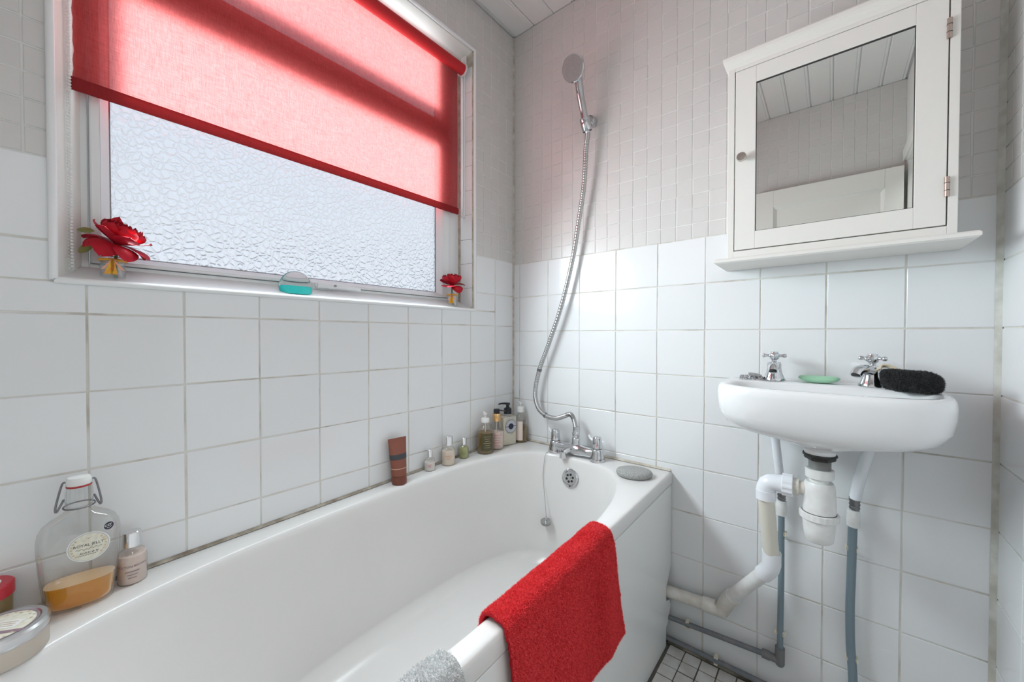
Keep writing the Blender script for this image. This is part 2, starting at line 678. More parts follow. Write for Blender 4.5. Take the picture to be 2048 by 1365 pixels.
# window opening: outer edge of the trim on the wall
WY0, WY1, WZ0, WZ1 = -1.353, -0.250, 1.155, 2.198
wm = MB()
T = 0.14
for (y0, y1, z0, z1) in ((REAR, WY0, 0, CEIL), (WY1, T, 0, CEIL), (WY0, WY1, 0, WZ0), (WY0, WY1, WZ1, CEIL)):
    wm.box(-T, -G, y0 - (T if y0 == REAR else 0), y1, z0, z1)
wall_left = struct(wm.build('wall_left', 'grout', smooth=0))
wall_back = struct(MB().box(-G, W + G, G, 0.12, 0, CEIL).build('wall_back', 'grout', smooth=0))
wm = MB()
DY0, DY1, DZ = -1.70, -0.96, 1.96     # doorway in the right wall
wm.box(W + G, W + 0.12, DY1, 0.12, 0, CEIL)
wm.box(W + G, W + 0.12, REAR - 0.12, DY0, 0, CEIL)
wm.box(W + G, W + 0.12, DY0, DY1, DZ, CEIL)
wall_right = struct(wm.build('wall_right', 'grout', smooth=0))
wall_rear = struct(MB().box(-G, W + G, REAR - 0.12, REAR - G, 0, CEIL).build('wall_rear', 'grout', smooth=0))
floor = struct(MB().box(-0.0, 2.62, REAR - 0.12, 0.0 + G, -0.08, -G).build('floor', 'floor_grid', smooth=0))
ceiling = struct(MB().box(-T, 2.74, REAR - 0.12, 0.12, CEIL + 0.006, CEIL + 0.08).build('ceiling', 'ceiling_white', smooth=0))
# landing beyond the open door
struct(MB().box(2.62, 2.74, REAR - 0.12, 0.12, 0, CEIL + 0.006).build('wall_landing', 'plaster', smooth=0))
struct(MB().box(W + 0.12, 2.62, 0.0, 0.12, 0, CEIL + 0.006).build('wall_landing_end', 'plaster', smooth=0))
struct(MB().box(W + 0.12, 2.62, REAR - 0.12, REAR, 0, CEIL + 0.006).build('wall_landing_rear', 'plaster', smooth=0))

_tm = {}


def tile_mesh(w, h, mat, t=0.006, bv=0.0014, dp=0.0007):
    key = (round(w, 3), round(h, 3), mat)
    if key not in _tm:
        w, h = key[0] / 2, key[1] / 2
        v = []
        for (a, y) in ((bv, 0.0), (0.0003, dp), (0, t)):
            v += [(-w + a, y, -h + a), (w - a, y, -h + a), (w - a, y, h - a), (-w + a, y, h - a)]
        f = [(0, 1, 2, 3)]
        for k in (0, 4):
            for i in range(4):
                j = (i + 1) % 4
                f.append((k + i, k + 4 + i, k + 4 + j, k + j))
        me = bpy.data.meshes.new('tile')
        me.from_pydata(v, [], f)
        me.materials.append(MATS[mat])
        me.update()
        _tm[key] = me
    return _tm[key]


ROT = {'back': (0, 0, 0), 'left': (0, 0, PI / 2), 'right': (0, 0, -PI / 2), 'rear': (0, 0, PI), 'floor': (-PI / 2, 0, 0)}


def put_tile(wall, side, a0, a1, b0, b1, mat, name, joint, jit=0.0006, tilt=0.002):
    """one tile on a wall; a = along the wall, b = height (or y for the floor)"""
    w, h = a1 - a0 - joint, b1 - b0 - joint
    if w < 0.008 or h < 0.008:
        return None
    o = bpy.data.objects.new(name, tile_mesh(w, h, mat))
    a, b = (a0 + a1) / 2 + random.uniform(-jit, jit), (b0 + b1) / 2 + random.uniform(-jit, jit)
    d = random.uniform(-0.0003, 0.0003)
    o.location = {'back': (a, d, b), 'left': (-d, a, b), 'right': (W + d, a, b), 'rear': (a, REAR - d, b), 'floor': (a, b, d)}[side]
    rx, ry, rz = ROT[side]
    o.rotation_euler = (rx + random.uniform(-tilt, tilt), ry + random.uniform(-tilt, tilt) * 0.6, rz + random.uniform(-tilt, tilt))
    o.parent = wall
    COL.objects.link(o)
    return o


def tile_stuff(wall, side, cells, mat, name, joint):
    """the smaller-looking rest of the tiles, joined into one piece"""
    mb = MB()
    for a0, a1, b0, b1 in cells:
        me = tile_mesh(a1 - a0 - joint, b1 - b0 - joint, mat)
        a, b = (a0 + a1) / 2, (b0 + b1) / 2
        from mathutils import Euler
        rx, ry, rz = ROT[side]
        e = Euler((rx + random.uniform(-.002, .002), ry, rz + random.uniform(-.002, .002)))
        loc = {'back': (a, 0, b), 'left': (0, a, b), 'right': (W, a, b), 'rear': (a, REAR, b), 'floor': (a, b, 0)}[side]
        M = Matrix.Translation(loc) @ e.to_matrix().to_4x4()
        mb.add([M @ p.co for p in me.vertices], [tuple(p.vertices) for p in me.polygons])
    if cells:
        o = mb.build(name, mat, wall, smooth=0)
        o['kind'] = 'stuff'


# --- back wall
BX = [0.0, 0.036, 0.190, 0.343, 0.497, 0.651, 0.804, 0.956, 1.109, 1.262, W]
BZ = [0.0, 0.151, 0.305, 0.459, 0.612, 0.765, 0.917, 1.070, 1.222, 1.372]
for i in range(len(BX) - 1):
    for j in range(len(BZ) - 1):
        if BX[i + 1] < 0.66 and BZ[j + 1] < 0.56:
            continue   # behind the bath
        put_tile(wall_back, 'back', BX[i], BX[i + 1], BZ[j], BZ[j + 1], 'tile_white', 'tile', 0.0026)
MXB = [0.008 + 0.0503 * k for k in range(28)] + [W]
MZB = [1.372 + 0.0489 * k for k in range(21)] + [CEIL]
cells = [(MXB[i], MXB[i + 1], MZB[j], MZB[j + 1]) for i in range(len(MXB) - 1) for j in range(len(MZB) - 1)]
cells = [c for c in cells if not (c[0] > 0.90 and c[1] < 1.31 and c[3] < 1.80)]           # behind the cabinet


def psize(c, side):
    a, b = (c[0] + c[1]) / 2, (c[2] + c[3]) / 2
    p = {'back': (a, 0, b), 'left': (0, a, b), 'right': (W, a, b)}[side]
    d = np.array(p) - CAM
    z = d @ _f
    x, y = 1024 + FPX * (d @ _r) / z, 682.5 - FPX * (d @ _u) / z
    inside = z > 0.05 and -20 < x < 2068 and -20 < y < 1385
    return (1 if inside else 0) / max(z, 0.05) ** 2


cells.sort(key=lambda c: -psize(c, 'back'))
for c in cells[:300]:
    put_tile(wall_back, 'back', *c, 'tile_mosaic', 'mosaic_tile', 0.0022, 0.0008, 0.0025)
tile_stuff(wall_back, 'back', cells[300:], 'tile_mosaic', 'mosaic_tiling', 0.0022)

# --- window wall
LY = [REAR, -1.610, -1.461, -1.3125, -1.165, -1.017, -0.868, -0.717, -0.569, -0.420, -0.271, -0.124, 0.0]
LZ = [0.52, 0.636, 0.788, 0.941, 1.093, 1.228, 1.380]
EDG = 0.002


def clip_cells(a0, a1, b0, b1):
    """cut a wall tile round the window opening"""
    y0, y1, z0, z1 = WY0 - EDG, WY1 + EDG, WZ0 - EDG, WZ1 + EDG
    if a1 <= y0 or a0 >= y1 or b1 <= z0 or b0 >= z1:
        return [(a0, a1, b0, b1)]
    out = []
    if b0 < z0:
        out.append((a0, a1, b0, z0))
        b0 = z0
    if b1 > z1:
        out.append((a0, a1, z1, b1))
        b1 = z1
    if a0 < y0:
        out.append((a0, y0, b0, b1))
    if a1 > y1:
        out.append((y1, a1, b0, b1))
    return [c for c in out if c[1] - c[0] > 0.011 and c[3] - c[2] > 0.011]


for i in range(len(LY) - 1):
    for j in range(len(LZ) - 1):
        for c in clip_cells(LY[i], LY[i + 1], LZ[j], LZ[j + 1]):
            put_tile(wall_left, 'left', *c, 'tile_white', 'tile', 0.0030)
MYL = [0.0 - 0.0495 * k for k in range(36)][::-1]
MZL = [1.380 + 0.0485 * k for k in range(21)] + [CEIL]
cells = []
for i in range(len(MYL) - 1):
    for j in range(len(MZL) - 1):
        cells += clip_cells(MYL[i], MYL[i + 1], MZL[j], MZL[j + 1])
cells.sort(key=lambda c: -psize(c, 'left'))
vis = [c for c in cells if psize(c, 'left') > 0][:300]
for c in vis:
    put_tile(wall_left, 'left', *c, 'tile_mosaic', 'mosaic_tile', 0.0022, 0.0006, 0.0025)
tile_stuff(wall_left, 'left', [c for c in cells if c not in vis], 'tile_mosaic', 'mosaic_tiling', 0.0022)

# --- right wall
RY = [-0.915, -0.762, -0.610, -0.457, -0.305, -0.1525, 0.0]
for i in range(len(RY) - 1):
    for j in range(len(BZ) - 1):
        put_tile(wall_right, 'right', RY[i], RY[i + 1], BZ[j], BZ[j + 1], 'tile_white', 'tile', 0.0026)
near, far = [], []
for k in range(18):
    for j in range(len(MZB) - 1):
        (near if k < 8 else far).append((-0.0503 * (k + 1), -0.0503 * k, MZB[j], MZB[j + 1]))
for c in near:
    put_tile(wall_right, 'right', *c, 'tile_mosaic', 'mosaic_tile', 0.0022, 0.0006, 0.0025)
tile_stuff(wall_right, 'right', far, 'tile_mosaic', 'mosaic_tiling', 0.0022)

# --- rear wall (seen in the mirror)
near, far = [], []
for i in range(28):
    for j in range(len(MZB) - 1):
        c = (W - 0.0503 * (i + 1), W - 0.0503 * i, MZB[j], MZB[j + 1])
        if c[0] < 0:
            continue
        (near if (c[0] > 0.72 and c[2] > 1.90) else far).append(c)
for c in near:
    put_tile(wall_rear, 'rear', *c, 'tile_mosaic', 'mosaic_tile', 0.0022, 0.0006, 0.0025)
tile_stuff(wall_rear, 'rear', far, 'tile_mosaic', 'mosaic_tiling', 0.0022)
for i in range(10):
    for j in range(3, 9):
        if BX[i + 1] > 0.72:
            continue
        put_tile(wall_rear, 'rear', BX[i], BX[i + 1], BZ[j], BZ[j + 1], 'tile_white', 'tile', 0.0026)

# --- floor
FX = [0.708 + 0.0498 * k for k in range(15)]
FY = [-0.018 - 0.0468 * k for k in range(19)]
fl_far = []
for i in range(len(FX) - 1):
    for j in range(len(FY) - 1):
        c = (FX[i], FX[i + 1], FY[j + 1], FY[j])
        if j < 12:
            put_tile(floor, 'floor', *c, 'tile_floor', 'floor_tile', 0.0028, 0.0006, 0.004)
        else:
            fl_far.append(c)
for j in range(18, 37):
    for i in range(len(FX) - 1):
        fl_far.append((FX[i], FX[i + 1], -0.018 - 0.0468 * (j + 1), -0.018 - 0.0468 * j))
tile_stuff(floor, 'floor', fl_far, 'tile_floor', 'floor_tiling', 0.0028)

# --- ceiling boards
CX = [0.012 + 0.1005 * k for k in range(15)]
for k in range(14):
    x0, x1 = CX[k], min(CX[k + 1], W - 0.004)
    b = MB()
    pr = [(x0 + .0012, CEIL + .006), (x0 + .0012, CEIL + .0035), (x0 + .005, CEIL), (x1 - .016, CEIL), (x1 - .014, CEIL + .002), (x1 - .011, CEIL + .002), (x1 - .009, CEIL),
          (x1 - .005, CEIL), (x1 - .0012, CEIL + .0035), (x1 - .0012, CEIL + .006)]
    b.rings([[(x, REAR, z) for x, z in pr], [(x, 0.0, z) for x, z in pr]])
    b.build('ceiling_board', 'ceiling_white', ceiling, smooth=0)

# --- corner beads, joints
b = MB()
b.add([(W - .010, -.0005, 0), (W, -.0005, 0), (W, -.008, 0), (W - .010, -.0005, CEIL), (W, -.0005, CEIL), (W, -.008, CEIL)], [(0, 1, 4, 3), (1, 2, 5, 4), (2, 0, 3, 5)])
struct(b.build('trim_1', 'grout_corner', smooth=0))
b = MB()
b.add([(.006, -.0004, .58), (0, 0, .58), (.0004, -.006, .58), (.006, -.0004, CEIL), (0, 0, CEIL), (.0004, -.006, CEIL)], [(0, 1, 4, 3), (1, 2, 5, 4), (2, 0, 3, 5)])
struct(b.build('trim_2', 'sealant_clean', smooth=0))
b = MB()   # edge of the floor against the back wall
b.add([(.70, 0, .014), (.70, -.020, .002), (.70, 0, -.001), (W, 0, .012), (W, -.020, .002), (W, 0, -.001)], [(0, 1, 4, 3), (1, 2, 5, 4), (2, 0, 3, 5)])
struct(b.build('trim_3', 'sealant_floor', smooth=0))

# ------------------------------------------------------------------ window
FXF = -0.075            # face of the window frame
SB = 1.193              # height of the sill at the back
SF = 1.160              # height of the sill at the front
LB, RB = -1.310, -0.273  # reveal corners at the frame
TB = 2.165              # head of the reveal at the frame


def quad_slab(pts, back, name, mat, parent):
    """a board with the given front face and thickness towards back"""
    p = [Vector(q) for q in pts]
    q = [a + Vector(back) for a in p]
    m = MB().add(p + q, [(0, 1, 2, 3), (7, 6, 5, 4), (0, 4, 5, 1), (1, 5, 6, 2), (2, 6, 7, 3), (3, 7, 4, 0)])
    return m.build(name, mat, parent, smooth=0)


window = bpy.data.objects.new('window_1', None)
COL.objects.link(window)
window.location = (FXF, (LB + RB) / 2, SB)
OFF[window] = Vector(window.location)
struct(window)
# sill, head and reveals
quad_slab([(-.002, WY0, SF), (-.002, WY1, SF), (FXF - .01, RB + .004, SB + .0045), (FXF - .01, LB - .004, SB + .0045)], (0, 0, -.02), 'window_sill', 'upvc', window)
quad_slab([(-.002, WY0 + .006, SF), (FXF - .01, LB, SB), (FXF - .01, LB, TB + .02), (-.002, WY0 + .006, WZ1)], (0, -.02, 0), 'reveal_board', 'paint_white', window)
quad_slab([(-.002, WY0, WZ1 - .008), (FXF - .01, LB, TB), (FXF - .01, RB, TB), (-.002, WY1, WZ1 - .008)], (0, 0, .02), 'reveal_board', 'paint_white', window)
quad_slab([(-.002, -.2605, SF), (-.002, -.2605, WZ1), (FXF - .01, RB + .002, WZ1), (FXF - .01, RB + .002, SF)], (0, .014, 0), 'reveal_board', 'sealant_clean', window)
for k in range(10):          # tiles lining the right reveal
    z0, z1 = 1.146 + .0985 * k, 1.146 + .0985 * (k + 1)
    z0 = max(z0, SF + .004)
    z1 = min(z1, WZ1 - .012)
    if z1 - z0 < .012:
        continue
    b = MB()
    a, c = Vector((-.003, -.2625, 0)), Vector((-.058, -.2715, 0))
    b.rings([[a + Vector((0, 0, z0 + .001)), c + Vector((0, 0, z0 + .001)), c + Vector((0, 0, z1 - .001)), a + Vector((0, 0, z1 - .001))],
             [a + Vector((0, .006, z0)), c + Vector((0, .006, z0)), c + Vector((0, .006, z1)), a + Vector((0, .006, z1))]], True, False)
    b.build('tile', 'tile_white', window, smooth=0)
# white plastic tile trim round the opening
b = MB()
q = .0065
for (p0, p1) in (((q * .4, WY0, WZ0), (q * .4, WY1, WZ0)), ((q * .4, WY1, WZ0), (q * .4, WY1, WZ1)), ((q * .4, WY1, WZ1), (q * .4, WY0, WZ1)), ((q * .4, WY0, WZ1), (q * .4, WY0, WZ0))):
    b.tube([p0, p1], q, 12)
tb = b.build('edge_trim', 'upvc', window)
# fixed frame
b = MB()
fo = (LB - .03, RB + .02, SB - .02, TB + .03)
XB = -0.135
b.box(XB, FXF, fo[0], LB + .006, fo[2], fo[3])
b.box(XB, FXF, RB - .050, fo[1], fo[2], fo[3])
b.box(XB, FXF, LB + .006, RB - .050, fo[2], SB + .008)
b.box(XB, FXF, LB + .006, RB - .050, UZ1 + .022, fo[3])
b.box(XB, FXF, LB + .006, RB - .050, 1.843, 1.862)
b.build('window_frame', 'upvc', window, smooth=0, bevel=.002)


def sash(z0, z1, pz0, pz1, name):
    b = MB()
    y0, y1 = LB + .008, RB - .052
    xf = FXF + .009
    b.box(XB + .01, xf, y0, PY0 - .014, z0, z1)
    b.box(XB + .01, xf, PY1 + .014, y1, z0, z1)
    b.box(XB + .01, xf, PY0 - .014, PY1 + .014, z0, pz0 - .012)
    b.box(XB + .01, xf, PY0 - .014, PY1 + .014, pz1 + .012, z1)
    s = b.build(name, 'upvc', window, smooth=0, bevel=.003)
    # sloped glazing beads
    b = MB()
    o4 = [(PY0 - .014, pz0 - .012), (PY1 + .014, pz0 - .012), (PY1 + .014, pz1 + .012), (PY0 - .014, pz1 + .012)]
    i4 = [(PY0, pz0), (PY1, pz0), (PY1, pz1), (PY0, pz1)]
    for k in range(4):
        j = (k + 1) % 4
        b.add([(xf - .001, *o4[k]), (xf - .001, *o4[j]), (-.089, *i4[j]), (-.089, *i4[k]), (-.094, *i4[k]), (-.094, *i4[j])], [(0, 1, 2, 3), (3, 2, 5, 4)])
    b.build('glazing_bead', 'upvc', s, smooth=0)
    # dark gasket
    b = MB()
    g_ = .0025
    for (a0, a1, c0, c1) in ((PY0 - g_, PY0 + g_, pz0, pz1), (PY1 - g_, PY1 + g_, pz0, pz1), (PY0, PY1, pz0 - g_, pz0 + g_), (PY0, PY1, pz1 - g_, pz1 + g_)):
        b.box(-.0945, -.0915, a0, a1, c0, c1)
    b.build('gasket', 'steel_dark', s, smooth=0)
    # obscured pane
    b = MB().add([(-.093, PY0 - .004, pz0 - .004), (-.093, PY1 + .004, pz0 - .004), (-.093, PY1 + .004, pz1 + .004), (-.093, PY0 - .004, pz1 + .004)], [(0, 1, 2, 3)])
    b.build('pane', 'pebbled_glass', s, smooth=0)
    return s


lower = sash(SB + .009, 1.842, LZ0, LZ1, 'sash')
upper = sash(1.863, UZ1 + .021, UZ0, UZ1, 'sash')
# handle on the bottom rail
hp = at(648, 573, 0, FXF + .012)
b = MB()
b.tube([(FXF + .004, hp.y - .020, hp.z), (FXF + .022, hp.y - .020, hp.z)], .0085, 14)
b.tube([(FXF + .018, hp.y - .022, hp.z), (FXF + .026, hp.y + .012, hp.z + .001)], [.009, .0085], 14)
h = b.build('window_handle', 'upvc', window)
b = MB()
pth = spline([(FXF + .024, hp.y + .008, hp.z), (FXF + .030, hp.y + .035, hp.z), (FXF + .032, hp.y + .07, hp.z - .001), (FXF + .030, hp.y + .105, hp.z - .004)], 10)
b.tube(pth, [.009 - .0035 * i / 10 for i in range(11)], 12)
b.build('lever', 'upvc', h)
b = MB().lathe([(0.0005, 0), (.0036, 0), (.0036, .004), (.0005, .004)], 14, frame_to((FXF + .036, hp.y + .022, hp.z + .001), (1, 0, 0)))
b.build('key_hole', 'nozzle_grey', h)
b = MB().box(FXF + .0085, FXF + .012, hp.y - .034, hp.y + .02, hp.z - .011, hp.z + .009)
b.build('back_plate', 'upvc', h, bevel=.002)

# ------------------------------------------------------------------ roller blind
BXP = -0.046
BY0, BY1, BZ0, BZ1 = -1.3235, -0.299, 1.540, 2.112
blind = thing('roller_blind', 'red woven roller blind half lowered over the window', 'blind', (BXP, (BY0 + BY1) / 2, BZ0))


def blind_pt(u, v, z0, z1):
    y = BY0 + (BY1 - BY0) * u
    z = z0 + (z1 - z0) * v
    if u == 0:
        y += .003 * noise.noise(Vector((3.1, z * 38, 0)))
    x = BXP + .0022 * noise.noise(Vector((y * 3, z * 3, 5)))
    return (x, y, z)


b = MB().grid(lambda u, v: blind_pt(u, v, BZ0 + .022, BZ1), 24, 60)
b.build('blind_fabric', 'blind_cloth', blind)
b = MB()
b.rings([[(BXP + dx, y, z) for dx, z in ((-.004, BZ0 + .024), (-.005, BZ0 + .012), (-.004, BZ0), (.003, BZ0 - .001), (.005, BZ0 + .012), (.0035, BZ0 + .024))] for y in (BY0 - .003, BY1 + .001)])
b.build('bottom_hem', 'blind_hem', blind)
RC = (BXP + .0205, 2.112)
b = MB().lathe([(.0205, BY0 + .004), (.0205, BY1 + .006)], 36, Matrix(((1, 0, 0, RC[0]), (0, 0, 1, 0), (0, -1, 0, RC[1]), (0, 0, 0, 1))))
b.build('roller', 'blind_roll', blind)
b = MB()
b.lathe([(.0265, 0), (.0265, .003), (.0245, .006), (.0215, .006)], 30, frame_to((RC[0], BY1 + .0065, RC[1]), (0, 1, 0)))
b.box(RC[0] - .012, RC[0] + .012, BY1 + .012, BY1 + .018, RC[1], TB - .001)
b.build('bracket', 'plastic_white', blind)
b = MB()
b.lathe([(.0255, 0), (.0255, .006)], 30, frame_to((RC[0], BY0 - .008, RC[1]), (0, 1, 0)))
b.box(RC[0] - .012, RC[0] + .012, BY0 - .012, BY0 - .008, RC[1] - .02, TB + .01)
b.build('bracket', 'plastic_white', blind)
# bead chain, two strands, hung against the left reveal
ctop, cbot = 2.10, at(141, 536, 0, -.030).z
cy = at(139, 400, 0, -.030).y
b = MB()
for s in (-1, 1):
    for k in range(int((ctop - cbot) / .0062)):
        z = cbot + .0062 * (k + (0.5 if s > 0 else 0))
        c = (-.030 + s * .0033 - .0012, cy + s * .0022, z)
        b.ball(c, .0026, n=8, m=6)
ch = b.build('bead_chain', 'chain_white', blind)
tid = at(140, 534, 0, -.030)
b = MB()
tz = tid.z + .002
b.box(-.044, -.018, tid.y - .016, tid.y - .0135, tz - .016, tz + .016)
b.box(-.044, -.041, tid.y - .014, tid.y + .007, tz - .014, tz + .014)
b.box(-.021, -.018, tid.y - .014, tid.y + .007, tz - .014, tz + .014)
b.build('chain_tidy', 'glass_clear', blind, smooth=0, bevel=.001)
for zz in (tz - .010, tz + .011):
    MB().ball((-.026, tid.y - .009, zz), .0028, n=10, m=6).build('screw', 'steel_dark', blind)
# white mounting batten down the right reveal
b = MB().box(-.050, -.034, -.2745, -.268, 1.531, TB - .03)
tag(b.build('reveal_batten', 'upvc', None, smooth=0, bevel=.0012), 'thin white batten standing on the right window reveal beside the blind edge', 'batten')

# ------------------------------------------------------------------ mirror cabinet
CF = -0.128   # plane of the cabinet face
CXL, CXR, CZ0, CZ1 = 0.889, 1.325, 1.268, 1.826
cab = thing('mirror_cabinet', 'cream painted wall cabinet with a mirrored door above the basin', 'cabinet', ((CXL + CXR) / 2, CF / 2, CZ0))
DX0, DX1, DZ0_, DZ1_ = 0.9075, 1.3075, 1.291, 1.786
b = MB()
b.box(CXL, CXL + .016, CF + .016, -.001, CZ0, CZ1)
b.box(CXR - .016, CXR, CF + .016, -.001, CZ0, CZ1)
b.box(CXL + .016, CXR - .016, CF + .016, -.001, CZ1 - .014, CZ1)
b.box(CXL + .016, CXR - .016, CF + .016, -.001, CZ0, CZ0 + .014)
b.box(CXL + .016, CXR - .016, -.010, -.001, CZ0 + .014, CZ1 - .014)
b.build('carcass', 'paint_white', cab, smooth=0)
g_ = .0022
b = MB()
b.box(CXL, DX0 - g_, CF, CF + .016, CZ0, CZ1)
b.box(DX1 + g_, CXR, CF, CF + .016, CZ0, CZ1)
b.box(DX0 - g_, DX1 + g_, CF, CF + .016, DZ1_ + g_, CZ1)
b.box(DX0 - g_, DX1 + g_, CF, CF + .016, CZ0, DZ0_ - g_)
b.build('face_frame', 'paint_white', cab, smooth=0, bevel=.0012)
MX0, MX1, MZ0, MZ1 = 0.9565, 1.2585, 1.338, 1.742
b = MB()
b.box(DX0, MX0, CF - .001, CF + .015, DZ0_, DZ1_)
b.box(MX1, DX1, CF - .001, CF + .015, DZ0_, DZ1_)
b.box(MX0, MX1, CF - .001, CF + .015, MZ1, DZ1_)
b.box(MX0, MX1, CF - .001, CF + .015, DZ0_, MZ0)
door = b.build('door', 'paint_white', cab, smooth=0, bevel=.001)
MB().box(MX0 - .004, MX1 + .004, CF + .004, CF + .008, MZ0 - .004, MZ1 + .004).build('mirror_glass', 'mirror', door, smooth=0)
b = MB()
for (a0, a1, c0, c1) in ((MX0, MX0 + .0012, MZ0, MZ1), (MX1 - .0012, MX1, MZ0, MZ1), (MX0, MX1, MZ0, MZ0 + .0012), (MX0, MX1, MZ1 - .0012, MZ1)):
    b.box(a0, a1, CF + .001, CF + .0045, c0, c1)
b.build('mirror_rebate', 'hatch_dark', door, smooth=0)
kp = at(1484, 316, 1, CF - .012)
b = MB().lathe([(.004, 0), (.0045, .010), (.0105, .013), (.0120, .016), (.0120, .022), (.0108, .0245), (.001, .0250)], 28, frame_to((kp.x, CF - .001, kp.z), (0, -1, 0)))
b.build('knob', 'nickel', door)
for zc in (1.708, 1.372):
    b = MB().tube([(DX1 + .0005, CF - .003, zc - .021), (DX1 + .0005, CF - .003, zc + .021)], .0042, 12)
    hg = b.build('hinge', 'brass_worn', door)
    b = MB()
    for d in (-.008, .008):
        b.tube([(DX1 + .0005, CF - .003, zc + d - .0006), (DX1 + .0005, CF - .003, zc + d + .0006)], .0045, 12)
    b.build('hinge_joint', 'hatch_dark', hg)


def moulding(prof, name, mat):
    """prof = [(overhang, z)...] run round the front and the two sides"""
    b = MB()
    rr = []
    for o, z in prof:
        rr.append([(CXL - o, -.001, z), (CXL - o, CF - o, z), (CXR + o, CF - o, z), (CXR + o, -.001, z)])
    b.rings(rr)
    return b.build(name, mat, cab, smooth=0)


moulding([(-.002, 1.795), (.001, 1.800), (.004, 1.808), (.010, 1.814), (.012, 1.820), (.0125, 1.828), (.010, 1.832), (-.005, 1.833)], 'cornice', 'paint_white')
moulding([(.006, 1.2535), (.024, 1.2535), (.0285, 1.257), (.0285, 1.264), (.025, 1.2675), (-.010, 1.2680)], 'bottom_shelf', 'paint_white')

# ------------------------------------------------------------------ bath
BCX, BHW, BYC = 0.365, 0.300, -0.80
N = 128


def inner_ring(inset, z, far=0.715, head=0.70, hw=BHW, nf=3.2, nh=2.6, cx=BCX):
    out = []
    for k in range(N):
        t = 2 * PI * k / N
        c, s = math.cos(t), math.sin(t)
        L, n = (far - inset, nf) if s > 0 else (head - inset, nh)
        H = hw - inset
        out.append((cx + H * math.copysign(abs(c) ** (2 / n), c), BYC + L * math.copysign(abs(s) ** (2 / n), s), z))
    return out


BX0, BX1, BYA, BYB = 0.0025, 0.7065, -1.700, -0.0025


def outer_ring(inset, z, r=0.02):
    """rounded rectangle sampled along the same directions as the inner ring"""
    base = inner_ring(0, 0)
    out = []
    for (x, y, _) in base:
        dx, dy = x - BCX, y - BYC
        x0, x1, y0, y1 = BX0 + inset, BX1 - inset, BYA + inset, BYB - inset
        s = min(((x1 - BCX) / dx) if dx > 1e-9 else ((x0 - BCX) / dx if dx < -1e-9 else 1e9),
                ((y1 - BYC) / dy) if dy > 1e-9 else ((y0 - BYC) / dy if dy < -1e-9 else 1e9))
        out.append([BCX + dx * s, BYC + dy * s, z])
    # snap the nearest samples to the corners
    for cx_, cy_ in ((BX0 + inset, BYA + inset), (BX1 - inset, BYA + inset), (BX0 + inset, BYB - inset), (BX1 - inset, BYB - inset)):
        k = min(range(N), key=lambda i: (out[i][0] - cx_) ** 2 + (out[i][1] - cy_) ** 2)
        out[k][0], out[k][1] = cx_, cy_
    return [tuple(p) for p in out]


def lerp_ring(a, b, t):
    return [tuple(p[i] + (q[i] - p[i]) * t for i in range(3)) for p, q in zip(a, b)]


rings = [outer_ring(0.004, -.040), outer_ring(0, -.038), outer_ring(0, -.010), outer_ring(.0015, -.004), outer_ring(.005, -.0008), outer_ring(.010, 0)]
o_in, i_out = outer_ring(.010, 0), inner_ring(-.006, 0)
rings += [lerp_ring(o_in, i_out, t) for t in (.34, .67)]
rings += [inner_ring(-.010, 0), inner_ring(-.004, -.0012), inner_ring(.001, -.0045), inner_ring(.004, -.010), inner_ring(.007, -.022)]
for t in (.12, .25, .40, .55, .70, .82, .90, .95, .98):
    # walls lean in; the head end slopes most
    ins = .007 + .045 * t
    rings.append(inner_ring(ins, -.022 - .345 * t, far=.715 - .02 * t, head=.70 - .26 * t, nf=3.0, nh=2.6))
rings.append(inner_ring(.085, -.388, far=.70, head=.44))
rings.append(inner_ring(.14, -.397, far=.70, head=.44))
rings.append(inner_ring(.22, -.399, far=.70, head=.44))
rings = [[(x, y, z + zr(y)) for x, y, z in r] for r in rings]
bath = thing('bathtub', 'white acrylic bathtub with panelled side under the window', 'bathtub', (BCX, -0.85, 0.0))
b = MB().rings(rings, False, True)
b.build('tub', 'acrylic', bath, smooth=50)
# side panel, cut back round the waste pipe, over a recessed plinth
PXF = 0.704
out = [(-1.70, .075), (-.036, .075), (-.004, .125), (-.012, .150), (-.050, .164), (-.054, .205), (-.034, .228), (-.004, .265), (-.004, .5430), (-1.70, .4990)]
b = MB().rings([[(PXF, y, z) for y, z in out], [(PXF - .018, y, z) for y, z in out]])
b.build('side_panel', 'panel_white', bath, smooth=0, bevel=.001)
b = MB().rings([[(x, y, z) for y, z in ((-1.70, .0), (-.036, .0), (-.038, .075), (-1.70, .085))] for x in (PXF - .004, PXF - .02)])
b.build('plinth', 'panel_white', bath, smooth=0)
b = MB().rings([[(x, y, z) for y, z in ((-1.70, .492), (-.004, .536), (-.004, .556), (-1.70, .512))] for x in (PXF - .005, PXF - .010)])
b.build('painted_gap_shadow', 'hatch_dark', bath, smooth=0)  # dark strip that paints in the shadow line between rim and panel
# silicone beads along the walls
for (p0, p1, d, mt) in (((.001, -1.70), (.001, -.004), (1, 0), 'sealant'), ((.004, -.001), (.700, -.001), (0, -1), 'sealant_clean')):
    b = MB()
    a, c = Vector((*p0, zr(p0[1]))), Vector((*p1, zr(p1[1])))
    w = Vector((*d, 0)) * .0055
    u = Vector((0, 0, .0065))
    b.rings([[a, a + w, a + w * .45 + u * .45, a + u], [c, c + w, c + w * .45 + u * .45, c + u]])
    b.build('silicone_bead', mt, bath, smooth=0)


def end_wall(z, x=BCX):
    """y of the inner end wall under the taps at height z, curving away from the middle"""
    t = min(max((zr(-.1) - .022 - z) / .345, 0), 1)
    ins = .007 + .045 * t
    f = (1 - min(1, abs(x - BCX) / (BHW - ins)) ** 3.0) ** (1 / 3.0)
    return BYC + (.715 - .02 * t - ins) * f


